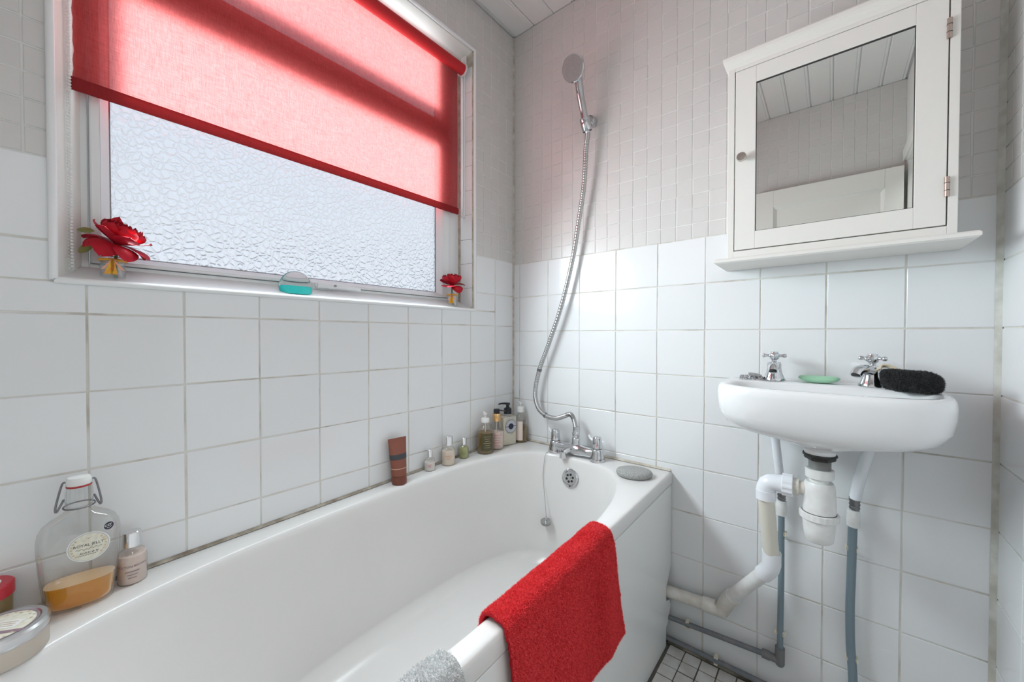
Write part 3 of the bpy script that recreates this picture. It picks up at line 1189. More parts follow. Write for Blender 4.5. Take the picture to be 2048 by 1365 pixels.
# overflow with its grille
oc = at(1140, 957, 1, end_wall(.522))
oc = at(1140, 957, 1, end_wall(oc.z, oc.x) - .004)
n_ = Vector((0, -1, .19)).normalized()
T_ = frame_to((oc.x, oc.y + .001, oc.z), n_)
b = MB().lathe([(.034, -.002), (.034, .003), (.031, .0065), (.026, .0055), (.0245, .0035), (.0005, .0035)], 36, T_)
ov = b.build('overflow', 'chrome', bath)
b = MB()
for k in range(6):
    a = 2 * PI * k / 6 + .3
    b.lathe([(.0045, 0), (.0045, .0044), (.0003, .0044)], 14, T_ @ Matrix.Translation((.0135 * math.cos(a), .0135 * math.sin(a), 0)))
b.build('overflow_holes', 'hole_dark', ov)
b = MB().lathe([(.0042, 0), (.0042, .0055), (.0003, .006)], 14, T_)
b.build('overflow_screw', 'nickel', ov)
# plug on its chain
pp = at(1092, 1045, 1, -.16)
for _ in range(4):
    py_ = end_wall(pp.z, pp.x) - .0235
    pp = at(1092, 1045, 1, py_)
plug = thing('bath_plug', 'grey plug hanging on a thin chain inside the bath end', 'plug', tuple(pp))
T_ = frame_to(pp, Vector((.05, -.12, 1)))
b = MB().lathe([(.0005, -.006), (.018, -.006), (.020, -.001), (.021, .003), (.0205, .0055), (.0005, .0065)], 28, T_)
b.build('stopper', 'tail_grey', plug)
b = MB().tube([pp + Vector((0, 0, .004)), pp + Vector((0, 0, .022))], [.0035, .002], 10)
b.build('stopper_ring', 'chrome', plug)
b = MB()
cx_ = at(1095, 912, 1, -.09).x
lip = end_wall(zr(-.1) - .022, cx_) + .007
zz_ = zr(lip)
path = [pp + Vector((0, .002, .02)), Vector((cx_, end_wall(.50, cx_) - .003, .50)), Vector((cx_, lip - .0115, zz_ - .020)), Vector((cx_, lip - .0065, zz_ - .006)), Vector((cx_, lip, zz_ + .0008)),
        Vector((cx_ + .002, lip + .012, zz_ + .0018)), Vector((cx_ + .004, -.078, zr(-.078) + .002))]
for p, q in zip(path[:-1], path[1:]):
    m = max(1, int((q - p).length / .0036))
    for k in range(m):
        b.ball(p.lerp(q, k / m), .0013, n=6, m=4)
b.build('chain', 'steel_dark', plug)

# ------------------------------------------------------------------ bath mixer tap with shower outlet
MY = -0.058
zt = zr(MY)
mix = thing('bath_mixer_tap', 'chrome bath shower mixer tap with two lever handles on the bath rim', 'tap', (.36, MY, zt))
XL, XR = .268, .452
b = MB()
for x in (XL, XR):
    b.lathe([(.0290, 0), (.0295, .003), (.0255, .016), (.0225, .030), (.0215, .040), (.0190, .044), (.001, .0445)], 32, Matrix.Translation((x, MY, zt)))
b.tube(spline([(XL, MY, zt + .024), (XL + .03, MY - .002, zt + .024), (.36, MY - .004, zt + .026), (XR - .03, MY - .002, zt + .024), (XR, MY, zt + .024)], 20),
       [.021, .0205, .020, .0195, .019, .0185, .019, .020, .0215, .023, .0235, .023, .0215, .020, .019, .0185, .019, .0195, .020, .0205, .021], 24)
b.build('body', 'chrome', mix, smooth=50)
sp = at(1125, 905, 1, MY - .045)
b = MB()
b.tube([(sp.x + .020, MY - .004, zt + .026), (sp.x + .006, MY - .030, zt + .024), (sp.x, MY - .040, zt + .016)], [.014, .0135, .0125], 18)
b.lathe([(.0125, .020), (.0130, .004), (.0135, -.004), (.0105, -.004)], 22, Matrix.Translation((sp.x, MY - .042, zt)))
b.build('spout', 'chrome', mix, smooth=50)
for x in (XL, XR):
    b = MB().lathe([(.0165, .044), (.0165, .047), (.0185, .048), (.0180, .062), (.0160, .084), (.0135, .0885), (.001, .0895)], 28, Matrix.Translation((x, MY, zt)))
    hd = b.build('tap_head', 'chrome', mix, smooth=50)
    b = MB()
    b.tube(spline([(x - .010, MY, zt + .070), (x - .022, MY + .006, zt + .072), (x - .034, MY + .010, zt + .078), (x - .040, MY + .012, zt + .088)], 8), [.0035, .0038, .0042, .0046, .005, .005, .0052, .005, .0035], 10)
    b.build('lever', 'lever_clear', hd, smooth=50)
    MB().lathe([(.0172, .0435), (.0172, .0465)], 28, Matrix.Translation((x, MY, zt))).build('gasket_ring', 'steel_dark', hd)
b = MB()
b.lathe([(.0190, .040), (.0180, .046), (.0160, .050), (.0162, .068), (.0150, .070), (.0125, .071), (.0125, .076)], 28, Matrix.Translation((.362, MY, zt)))
b.build('shower_outlet', 'chrome', mix, smooth=40)
ot = zt + .076

# ------------------------------------------------------------------ shower
HC = at(1147, 137, 1, -.118)
bk = at(1172, 243, 1, -.055)
shower = thing('shower_handset', 'chrome hand shower with grey round spray face held in a wall bracket', 'shower head', tuple(bk))
hn = Vector((-.03, -.92, -.38)).normalized()       # way the spray face looks
hb = bk + Vector((.0, 0, -.012))
axis = (HC - hb).normalized()
b = MB()
Th = frame_to(HC, hn, up=tuple(-axis))
R_ = .0455
b.lathe([(.001, -.022), (.018, -.021), (.031, -.016), (.041, -.007), (R_, .000), (R_, .005), (R_ - .004, .007)], 44, Th, cap1=False)
neck = HC - hn * .010 - axis * .040
b.tube(spline([HC - hn * .020 - axis * .012, HC - hn * .017 - axis * .046, HC.lerp(hb, .55) - hn * .006, hb, hb - axis * .030], 16), [.010, .0125, .0140, .0155, .015, .0145, .0145, .0142, .014, .014, .0135, .013, .013, .0125, .0122, .012, .0115], 20)
b.build('handle', 'chrome', shower, smooth=50)
b = MB().lathe([(.0005, .0062), (R_ - .004, .0062), (R_ - .003, .0075), (R_ - .0055, .0078), (.0005, .0072)], 44, Th)
fc = b.build('spray_face', 'nozzle_grey', shower)
b = MB()
for k in range(1, 6):
    m = 7 * k
    for j in range(m):
        a = 2 * PI * j / m + k
        r = .0068 * k
        b.lathe([(.0017, .006), (.0012, .0092)], 6, Th @ Matrix.Translation((r * math.cos(a), r * math.sin(a), 0)))
nz_ = b.build('nozzles', 'nozzle_light', fc)
nz_['kind'] = 'stuff'
wallp = at(1183, 243, 1, -.012)
brk = thing('shower_bracket', 'chrome wall bracket gripping the shower handle', 'bracket', (wallp.x, 0, wallp.z))
b = MB().lathe([(.021, 0), (.021, .012), (.018, .024), (.016, .030)], 26, frame_to((wallp.x, -.0005, wallp.z), (0, -1, 0)))
b.build('wall_boss', 'chrome', brk, smooth=45)
b = MB()
Tc = frame_to(hb, axis, up=(0, -1, 0))
rr = []
for z, r in ((-.024, .0165), (-.022, .0185), (.020, .0200), (.022, .0185)):
    rr.append([Tc @ Vector((r * math.cos(a), r * math.sin(a), z)) for a in [2 * PI * k / 32 for k in range(32)]])
b.rings(rr, False, False)
b.tube([Vector((wallp.x, -.026, wallp.z)), hb + Vector((.010, .008, 0))], .012, 16)
b.build('cradle', 'chrome', brk, smooth=45)
# hose
hp_ = []
hs = hb - axis * .030
hp_.append((hs.x, hs.y, hs.z))
for (px, py, yy) in ((1172, 300, -.046), (1168, 370, -.038), (1158, 440, -.034), (1144, 525, -.032), (1122, 615, -.032), (1097, 690, -.033), (1079, 740, -.035), (1070.5, 785, -.038), (1076, 815, -.042),
                     (1091, 831, -.046), (1111, 837, -.050), (1128, 833, -.054), (1140, 829, -.057), (1147, 838, -.058)):
    q = at(px, py, 1, yy)
    hp_.append(tuple(q))
hp_.append((.362, MY, ot + .030))
hp_.append((.362, MY, ot))
cen = spline(hp_, 900)
b = MB()
b.tube(cen, [(.0097 if (i // 2) % 2 else .0086) for i in range(901)], 10)
hose = thing('shower_hose', 'ribbed metal shower hose looping down to the bath tap', 'hose', (hs.x, hs.y, hs.z))
b.build('ribbed_tube', 'hose_steel', hose, smooth=60)
b = MB()
b.lathe([(.0135, -.002), (.0145, .002), (.0145, .014), (.0120, .017), (.0118, .026), (.0105, .038)], 22, Matrix.Translation((.362, MY, ot)))
b.build('hose_nut', 'chrome', hose, smooth=40)
for q, rad in ((at(1091, 831, 1, -.046), .0112), (at(1079, 740, 1, -.035), .0104)):
    i0 = min(range(901), key=lambda i: (cen[i] - q).length)
    MB().tube([cen[i0 - 3], cen[i0 + 3]], rad, 14).build('hose_band', 'steel_dark', hose)

# ------------------------------------------------------------------ basin
SX, SD, SZ = 1.1015, 0.305, 0.927     # centre, projection, rim height
SHW = 0.218
NB = 96


def basin_ring(hw, d, z, back=-.0015, n=2.7, ny=2.7, cy_=None):
    """D-shaped outline: straight along the wall, full and rounded to the front"""
    out = []
    for k in range(NB):
        t = 2 * PI * k / NB
        c, s = math.cos(t), math.sin(t)
        x = SX + hw * math.copysign(abs(c) ** (2 / n), c)
        yc = back - d * .42
        y = yc + (d * .58 * -abs(s) ** (2 / ny) if s < 0 else d * .42 * abs(s) ** (2 / 9.0))
        out.append((x, y, z))
    return out


def bowl_ring(hw, y0, y1, z, n=2.5):
    out = []
    for k in range(NB):
        t = 2 * PI * k / NB
        c, s = math.cos(t), math.sin(t)
        out.append((SX + hw * math.copysign(abs(c) ** (2 / n), c), (y0 + y1) / 2 + (y1 - y0) / 2 * math.copysign(abs(s) ** (2 / n), s), z))
    return out


DRY = -.165
rg = [bowl_ring(.030, DRY - .03, DRY + .03, .772, 2), bowl_ring(.036, DRY - .036, DRY + .036, .780, 2), bowl_ring(.075, DRY - .075, DRY + .070, .792, 2.1)]
rg += [basin_ring(.125, .250, .800, n=2.3, ny=2.4), basin_ring(.175, .275, .812, n=2.7, ny=2.8), basin_ring(.204, .290, .830, n=3.3, ny=3.1), basin_ring(.217, .299, .855, n=3.6, ny=3.2), basin_ring(.2210, .303, .884, n=3.6, ny=3.2),
       basin_ring(.2215, .305, .906, n=3.6, ny=3.2), basin_ring(.2195, .304, .918, n=3.6, ny=3.2), basin_ring(.215, .300, .9252, n=3.6, ny=3.2), basin_ring(.208, .294, SZ, n=3.6, ny=3.2)]
rg += [bowl_ring(.190, -.280, -.105, SZ - .0005, 3), bowl_ring(.185, -.277, -.108, SZ - .003, 3), bowl_ring(.180, -.273, -.112, SZ - .011, 3), bowl_ring(.160, -.262, -.118, .880), bowl_ring(.120, -.240, -.125, .830), bowl_ring(.060, -.205, -.135, .806), bowl_ring(.022, -.187, -.143, .801, 2)]
basin = thing('wash_basin', 'white wall-hung ceramic wash basin below the mirror cabinet', 'basin', (SX, 0, .79))
MB().rings(rg).build('bowl', 'porcelain', basin, smooth=60)
b = MB().lathe([(.0335, .760), (.0345, .7620), (.0335, .7650), (.030, .7655)], 32, Matrix.Translation((SX, DRY, 0)))
b.build('waste_washer', 'rubber_black', basin)
b = MB().lathe([(.0310, .7652), (.0320, .776), (.036, .790)], 32, Matrix.Translation((SX, DRY, 0)))
b.build('waste_neck', 'porcelain', basin)
b = MB()
b.lathe([(.029, .750), (.031, .7525), (.031, .7595)], 6, Matrix.Translation((SX, DRY, 0)))
b.build('back_nut', 'rubber_black', basin)
prof = []
for k in range(12):
    prof += [(.0215, .722 + .0025 * k), (.0225, .7232 + .0025 * k)]
b = MB().lathe(prof + [(.022, .754)], 28, Matrix.Translation((SX, DRY, 0)))
b.build('threaded_tail', 'tail_grey', basin)
b = MB().lathe([(.0225, SZ - .124), (.0215, SZ - .123), (.0005, SZ - .1235)], 24, Matrix.Translation((SX, DRY, 0)))
b.build('waste_grate', 'chrome', basin)

# chrome basin taps
TAPG = 'cross-head basin taps'


def basin_tap(x, y, label, turn):
    z = SZ - .0005
    t = thing('basin_tap', label, 'tap', (x, y, z), TAPG)
    b = MB().lathe([(.0265, 0), (.0270, .003), (.0235, .010), (.0185, .024), (.0165, .036), (.0170, .046), (.0150, .052), (.001, .053)], 30, Matrix.Translation((x, y, z)))
    b.build('tap_body', 'chrome', t, smooth=45)
    d = Vector((math.sin(turn), -math.cos(turn), 0))
    o = Vector((x, y, z))
    b = MB()
    b.tube(spline([o + Vector((0, 0, .036)), o + d * .026 + Vector((0, 0, .043)), o + d * .052 + Vector((0, 0, .041)), o + d * .062 + Vector((0, 0, .030))], 12),
           [.0135, .0132, .013, .0128, .0126, .0124, .0122, .0120, .0118, .0117, .0116, .0116, .0116], 18)
    spt = b.build('spout', 'chrome', t, smooth=60)
    T_ = frame_to(o + d * .0622 + Vector((0, 0, .0296)), d * .45 + Vector((0, 0, -1)))
    MB().lathe([(.0090, -.002), (.0090, .0006), (.0003, .0006)], 18, T_).build('nozzle_mouth', 'hole_dark', spt)
    b = MB().lathe([(.0065, .052), (.0065, .058), (.0105, .061), (.0125, .067), (.0125, .073), (.0105, .077), (.0095, .0785), (.0095, .081), (.001, .082)], 24, Matrix.Translation((x, y, z)))
    hd = b.build('tap_handle', 'chrome', t, smooth=45)
    for k in range(4):
        a = turn + PI / 2 * k + .05
        e_ = Vector((math.cos(a), math.sin(a), 0))
        c = o + Vector((0, 0, .0700))
        b = MB().tube([c + e_ * .009, c + e_ * .014, c + e_ * .018, c + e_ * .021, c + e_ * .0245, c + e_ * .0275, c + e_ * .0290], [.0045, .0036, .0040, .0052, .0060, .0048, .001], 14)
        b.build('handle_arm', 'chrome', hd, smooth=60)
    return t


basin_tap(.998, -.066, 'chrome cross-head basin tap beside the plug chain', 0.05)
basin_tap(1.199, -.072, 'chrome cross-head basin tap beside the black bath mitt', -0.55)

# basin plug chain heaped at the left tap
c = Vector((.940, -.072, SZ))
b = MB()
for k in range(130):
    a = k * .42
    r = .010 + .012 * abs(math.sin(k * .13))
    zz = .0022 + .0035 * (k // 45) + .001 * math.sin(k)
    b.ball((c.x + .004 + r * 1.3 * math.cos(a), c.y + r * .9 * math.sin(a), c.z + zz), .0019, n=6, m=4)
for k in range(20):
    b.ball((c.x + .020 + .0036 * k * .8, c.y - .026 - .010 * math.sin(k * .16), c.z + .0016), .0019, n=6, m=4)
pl = thing('basin_plug', 'basin plug with its ball chain heaped at the rim corner', 'plug', tuple(c))
b.build('ball_chain', 'chrome', pl)
b = MB().lathe([(.0005, .009), (.013, .009), (.016, .012), (.017, .017), (.0005, .019)], 20, frame_to((c.x + .010, c.y + .004, c.z - .002), (.2, -.1, 1)))
b.build('stopper', 'tail_grey', pl)

# green soap
sc_ = at(1641, 759, 1, -.062)
b = MB()
rr = []
for j in range(15):
    a = -PI / 2 + PI * (j + .05) / 14.1
    cz, sz_ = math.cos(a), math.sin(a)
    ring = []
    for k in range(40):
        t = 2 * PI * k / 40
        e_ = .75
        x = .044 * cz ** .6 * math.copysign(abs(math.cos(t)) ** e_, math.cos(t))
        y = .024 * cz ** .6 * math.copysign(abs(math.sin(t)) ** e_, math.sin(t))
        ring.append((x, y, .0095 * sz_ + .004 * (x / .044) ** 2))
    rr.append(ring)
Ts = Matrix.Translation((1.096, -.064, SZ + .0096)) @ Matrix.Rotation(-.10, 4, 'Z')
b = MB(Ts)
b.rings(rr)
tag(b.build('soap_bar', 'soap_green', None, smooth=70), 'pale green curved soap bar on the basin ledge', 'soap')


def fibres(name, mat, parent, src, count, length, width, droop=0.3, seed=1):
    """short loose pile standing on the cloth surface (one joined piece)"""
    rng = np.random.default_rng(seed)
    me = src.data
    me.calc_loop_triangles()
    nv = len(me.vertices)
    co = np.empty(nv * 3)
    me.vertices.foreach_get('co', co)
    co = co.reshape(-1, 3) + np.array(OFF.get(src, Vector((0, 0, 0))))
    nl = len(me.loop_triangles)
    tri = np.empty(nl * 3, int)
    me.loop_triangles.foreach_get('vertices', tri)
    tri = tri.reshape(-1, 3)
    A, B, C = co[tri[:, 0]], co[tri[:, 1]], co[tri[:, 2]]
    nr = np.cross(B - A, C - A)
    ar = np.linalg.norm(nr, axis=1)
    nr /= np.maximum(ar, 1e-12)[:, None]
    k = rng.choice(nl, count, p=ar / ar.sum())
    r1, r2 = rng.random(count), rng.random(count)
    s = np.sqrt(r1)
    P = A[k] * (1 - s)[:, None] + B[k] * (s * (1 - r2))[:, None] + C[k] * (s * r2)[:, None]
    D = nr[k] + rng.normal(0, .55, (count, 3)) + np.array([0, 0, -droop])
    D /= np.linalg.norm(D, axis=1)[:, None]
    S = np.cross(D, rng.normal(0, 1, (count, 3)))
    S /= np.linalg.norm(S, axis=1)[:, None]
    Ln = length * rng.uniform(.6, 1.3, count)[:, None]
    V = np.empty((count, 3, 3))
    V[:, 0] = P - S * width - nr[k] * .0004
    V[:, 1] = P + S * width - nr[k] * .0004
    V[:, 2] = P + D * Ln
    m = MB()
    m.v = [tuple(p) for p in V.reshape(-1, 3)]
    m.f = [(3 * i, 3 * i + 1, 3 * i + 2) for i in range(count)]
    o = m.build(name, mat, parent, smooth=0)
    o['kind'] = 'stuff'
    return o


# black exfoliating mitt on the basin
mc = Vector((1.266, -.134, SZ))
mitt = thing('bath_mitt', 'black towelling bath mitt slumped over the basin rim', 'mitt', tuple(mc))
spine = spline([(-.055, .020, .030), (-.045, .010, .026), (-.028, .0, .0225), (-.008, -.004, .021), (.012, -.006, .020), (.028, -.008, .019), (.040, -.006, .017)], 26)
b = MB()
rr = []
for i, p in enumerate(spine):
    u = i / 26
    w = (.026 + .014 * math.sin(PI * min(u * 1.2, 1)) - .004 * u) * (math.sin(PI * min(1, u * 8 + .12) / 2) if u < .12 else 1) * (math.cos((u - .88) / .12 * 1.1) if u > .88 else 1)
    h = .021 * (math.sin(PI * min(1, u * 8 + .2) / 2) if u < .12 else 1) * (math.cos((u - .88) / .12 * 1.0) if u > .88 else 1)
    ring = []
    for k in range(28):
        a = 2 * PI * k / 28
        q = Vector((p.x, p.y + w * math.cos(a), p.z + h * math.sin(a)))
        q += Vector((0, .5, 1)) * (.0105 * noise.noise(q * 34 + Vector((4, 1, 0))))
        q.z = max(q.z, .0022 + .001 * noise.noise(q * 90))
        ring.append(q + mc)
    rr.append(ring)
b.rings(rr)
mb_ = b.build('mitt_body', 'mitt_black', mitt, smooth=70)
fibres('mitt_pile', 'mitt_fibre', mitt, mb_, 16000, .0042, .0005, .1, 3)
b = MB()
for s in range(3):
    b.tube(spline([mc + Vector((-.064 + .004 * s, .030 - .004 * s, .040 + .003 * s)), mc + Vector((-.052, .034 - .004 * s, .052 + .002 * s)), mc + Vector((-.036, .026, .050 + .002 * s)), mc + Vector((-.022, .018, .044))], 10), .0028, 8)
b.build('hanging_loop', 'cord_beige', mitt)

# ------------------------------------------------------------------ basin waste: bottle trap and pipe to the bath
trap = thing('bottle_trap', 'white plastic bottle trap under the basin', 'trap', (SX, DRY, .56))
Tt = Matrix.Translation((SX, DRY, 0))


def ribbed(b, r0, r1, z0, z1, n, T):
    """knurled ring nut"""
    rr = []
    for z, s in ((z0, .965), (z0 + .001, 1), (z1 - .001, 1), (z1, .965)):
        ring = []
        for k in range(n * 4):
            r = (r1 if k % 4 in (0, 1) else r0) * s
            a = 2 * PI * k / (n * 4)
            ring.append(T @ Vector((r * math.cos(a), r * math.sin(a), z)))
        rr.append(ring)
    b.rings(rr)


b = MB()
ribbed(b, .0275, .0285, .706, .728, 8, Tt)
b.build('top_nut', 'pvc_white', trap, smooth=30)
b = MB().lathe([(.020, .690), (.020, .708)], 28, Tt)
b.lathe([(.0330, .622), (.0325, .655), (.0315, .678), (.0300, .690), (.0270, .696), (.010, .698)], 36, Tt)
b.build('trap_body', 'pvc_white', trap, smooth=40)
b = MB()
ribbed(b, .0385, .0395, .606, .622, 20, Tt)
b.build('ring_nut', 'pvc_white', trap, smooth=30)
b = MB().lathe([(.0340, .6215), (.0340, .6232)], 36, Tt)
b.build('ring_washer', 'rubber_black', trap)
b = MB().lathe([(.0005, .549), (.024, .550), (.0285, .555), (.0315, .580), (.0335, .606)], 36, Tt)
b.build('trap_cup', 'pvc_white', trap, smooth=40)
# outlet to the left
E1 = Vector((at(1531, 950, 1, DRY).x, DRY, .678))
zo = .672
b = MB()
b.tube([(SX - .028, DRY, zo), (SX - .044, DRY, zo)], .0165, 22)
b.tube([(SX - .040, DRY, zo), (SX - .052, DRY, zo)], .0205, 22)
b.build('outlet', 'pvc_dirty', trap, smooth=40)
b = MB()
ribbed(b, .0265, .0282, 0, .022, 12, frame_to((SX - .052, DRY, zo), (-1, 0, 0)))
b.build('outlet_nut', 'pvc_clean', trap, smooth=30)

wp = thing('waste_pipe', 'white waste pipe with elbows running from trap to bath', 'pipe', (E1.x, -.10, .19))
xe = E1.x
P2 = at(1543, 1136, 1, -.115)
P3 = at(1452, 1205, 1, -.036)
P3.y = -.030
b = MB()
el = [(SX - .072, DRY, zo), (xe + .022, DRY, zo), (xe + .012, DRY, zo - .002), (xe + .004, DRY, zo - .008), (xe + .001, DRY, zo - .018), (xe + .001, DRY + .001, zo - .045)]
b.tube(el, .0215, 24)
b.tube([(SX - .071, DRY, zo), (xe + .030, DRY, zo)], .0225, 24)
b.tube([(xe + .001, DRY + .0005, zo - .024), (xe + .001, DRY + .001, zo - .048)], .0228, 24)
b.build('elbow', 'pvc_clean', wp, smooth=50)
b = MB().tube([(xe + .001, DRY + .001, zo - .040), P2 + Vector((0, -.002, .03))], .0185, 24)
b.build('pipe_length', 'pvc_aged', wp, smooth=50)
dd = (P3 - P2).normalized()
b = MB()
b.tube([P2 + Vector((.0, -.002, .045)), P2 + Vector((0, -.001, .012)), P2 + Vector((-.003, .002, -.002)), P2 + dd * .022, P2 + dd * .040], .0222, 24)
b.build('elbow', 'pvc_clean', wp, smooth=50)
b = MB().tube([P2 + dd * .020, P3 - dd * .015], .0185, 24)
b.build('pipe_length', 'pvc_white', wp, smooth=50)
b = MB()
zl = .196
b.tube([P3 - dd * .040, P3 - dd * .012, Vector((P3.x - .012, -.030, zl + .002)), Vector((P3.x - .030, -.030, zl)), Vector((P3.x - .066, -.030, zl - .002))], .0222, 24)
b.build('elbow', 'pvc_dirty', wp, smooth=50)
b = MB().tube([(P3.x - .050, -.030, zl - .002), (.690, -.030, zl - .010)], .0190, 24)
b.build('pipe_length', 'pvc_dirty', wp, smooth=50)
for q, nrm in ((P3 - dd * .040, dd), (Vector((P3.x - .066, -.030, zl - .002)), Vector((1, 0, .02)))):
    MB().tube([q - nrm.normalized() * .0008, q + nrm.normalized() * .0008], .0225, 24).build('joint_stain', 'pvc_dirty', wp)

# ------------------------------------------------------------------ supply pipes
R15 = .0078


def clip(p, along, into, parent):
    """white saddle clip holding a pipe to the wall; along = pipe direction"""
    a = Vector(along).normalized()
    n = Vector((0, -1, 0))
    s = a.cross(n)
    b = MB()
    p = Vector(p)
    rr = []
    for e_ in (-.006, .006):
        ring = []
        for k in range(13):
            t = -.35 * PI + 1.7 * PI * k / 12 - .5 * PI + .5 * PI
            t = PI * (-.72 + 1.44 * k / 12)
            ring.append(p + a * e_ - n * math.cos(t) * (R15 + .0022) + s * math.sin(t) * (R15 + .0022))
        for k in range(12, -1, -1):
            t = PI * (-.72 + 1.44 * k / 12)
            ring.append(p + a * e_ - n * math.cos(t) * (R15 + .0004) + s * math.sin(t) * (R15 + .0004))
        rr.append(ring)
    b.rings(rr)
    q = p - n * (R15 + .001)
    for sgn in (-1, 1):
        c = p + s * sgn * (R15 + .0035) + n * .001
        v = []
        for da in (-.005, .005):
            for ds in (-.0016, .0016):
                for dn in (-.013, .005):
                    v.append(c + a * da + s * ds + n * dn)
        b.add(v, [(0, 1, 3, 2), (4, 6, 7, 5), (0, 4, 5, 1), (2, 3, 7, 6), (0, 2, 6, 4), (1, 5, 7, 3)])
    b.build('pipe_clip', 'clip_cream', parent, smooth=0)


# left supply: white tail, metal ferrule, coupling, grey pipe, elbow, run to the bath
YP = -.024
xl = at(1562, 1100, 1, YP).x
lp = thing('supply_pipe', 'grey supply pipe turning left through an elbow towards the bath', 'pipe', (xl, YP, .09))
z_c = at(1562, 1005, 1, YP).z
b = MB().tube([(.998, -.062, .798), (1.000, -.058, .778), (xl - .004, -.032, z_c + .075), (xl, YP, z_c + .030)], .0105, 20)
b.build('tail_pipe', 'pvc_clean', lp, smooth=50)
b = MB().lathe([(.0098, -.016), (.0105, -.012), (.0092, -.008), (.0108, -.004), (.0095, .002), (.0108, .007), (.0105, .016)], 20, Matrix.Translation((xl, YP, z_c + .024)))
b.build('ferrule', 'steel_dark', lp)
b = MB().lathe([(.0095, -.030), (.0130, -.028), (.0125, -.020), (.0138, -.016), (.0130, -.008), (.0138, -.002), (.0125, .004), (.0125, .012), (.010, .013)], 22, Matrix.Translation((xl, YP, z_c - .008)))
b.build('coupling', 'pvc_white', lp, smooth=40)
zlo = at(1551, 1322, 1, YP).z + .006
b = MB().tube([(xl, YP, z_c - .03), (xl + .001, YP, .35), (xl, YP, zlo + .01)], R15, 18)
b.build('pipe_length', 'pipe_grey', lp, smooth=60)
b = MB()
b.tube([(xl, YP, zlo + .038), (xl, YP, zlo + .010), (xl, YP, zlo - .008)], [.0120, .0120, .0118], 20)
b.tube([(xl + .002, YP, zlo), (xl - .042, YP, zlo)], .0108, 20)
b.tube([(xl - .024, YP, zlo), (xl - .043, YP, zlo)], .0125, 20)
b.ball((xl, YP, zlo - .006), .012, n=18, m=10)
b.build('elbow', 'elbow_grey', lp, smooth=50)
b = MB().tube([(xl - .03, YP, zlo), (.690, YP, zlo - .020)], R15, 18)
b.build('pipe_length', 'pipe_low', lp, smooth=60)
clip((xl, YP, at(1565, 1268, 1, YP).z), (0, 0, 1), None, lp)
clip((xl, YP, at(1568, 1068, 1, YP).z), (0, 0, 1), None, lp)
clip((at(1375, 1250, 1, YP).x, YP, zlo - .018), (1, 0, 0), None, lp)

# right supply and the low run that feeds it
xr = at(1702, 1150, 1, YP).x
zb = .026
rpp = thing('supply_pipe', 'grey supply pipe dropping straight to the floor under the right tap', 'pipe', (xr, YP, zb))
z_c = at(1709, 1020, 1, YP).z
xc = at(1709, 1020, 1, YP).x
b = MB().tube([(1.199, -.066, .798), (1.198, -.062, .778), (xc + .008, -.034, z_c + .085), (xc + .001, YP, z_c + .030)], .0125, 20)
b.build('tail_pipe', 'pvc_clean', rpp, smooth=50)
b = MB().lathe([(.0108, -.016), (.0115, -.012), (.0102, -.008), (.0118, -.004), (.0105, .002), (.0118, .007), (.0115, .016)], 20, Matrix.Translation((xc, YP, z_c + .018)))
b.build('ferrule', 'steel_dark', rpp)
b = MB().lathe([(.0105, -.032), (.0140, -.029), (.0135, -.020), (.0148, -.016), (.0138, -.008), (.0142, -.002), (.0135, .004), (.0128, .012), (.010, .013)], 22, Matrix.Translation((xc - .002, YP, z_c - .014)))
b.build('coupling', 'pvc_white', rpp, smooth=40)
pts = [(xc - .003, YP, z_c - .036)]
for (px, py) in ((1704, 1100), (1702, 1160), (1700, 1220), (1701, 1290), (1705, 1345)):
    q = at(px, py, 1, YP)
    pts.append((q.x, YP, q.z))
pts.append((xr + .010, YP, zb + .02))
b = MB().tube(spline(pts, 30), .0098, 18)
b.build('pipe_length', 'pipe_grey', rpp, smooth=60)
b = MB()
b.tube([(xr + .010, YP, zb + .040), (xr + .010, YP, zb - .008)], .0122, 20)
b.tube([(xr + .012, YP, zb), (xr - .030, YP, zb)], .0118, 20)
b.build('elbow', 'elbow_grey', rpp, smooth=50)
b = MB().tube([(xr - .02, YP, zb), (.690, YP, zb - .004)], R15, 18)
b.build('pipe_length', 'pipe_low', rpp, smooth=60)
for py in (1098, 1318):
    q = at(1703, py, 1, YP)
    clip((q.x, YP, q.z), (0, 0, 1), None, rpp)
clip((at(1432, 1302, 1, YP).x, YP, zb - .001), (1, 0, 0), None, rpp)


# ------------------------------------------------------------------ window sill things
def sill_z(x):
    return SF + (SB - SF) * (-x / .075)


def petal(M, a0, R, H, half, curl, tip, droop=0.0, nu=6, nv=7, cup=1.0):
    """one rose petal about the local z axis"""
    def fn(u, v):
        s = (u * 2 - 1)
        width = half * (math.sin(PI * (.14 + (.855 if tip > 1 else .80) * v)) ** (.75 if tip > 1 else .62))
        rad = R * math.sin(PI * (.05 + .60 * v)) * 1.02 + curl * v ** 2.6
        z = H * (v ** .9) - droop * v ** 2.0 + .004 * cup * s * s * v
        a = a0 + s * width
        rad2 = rad * (1 - .10 * s * s * cup)
        return (rad2 * math.cos(a), rad2 * math.sin(a), z)
    return MB(M).grid(fn, nu, nv)


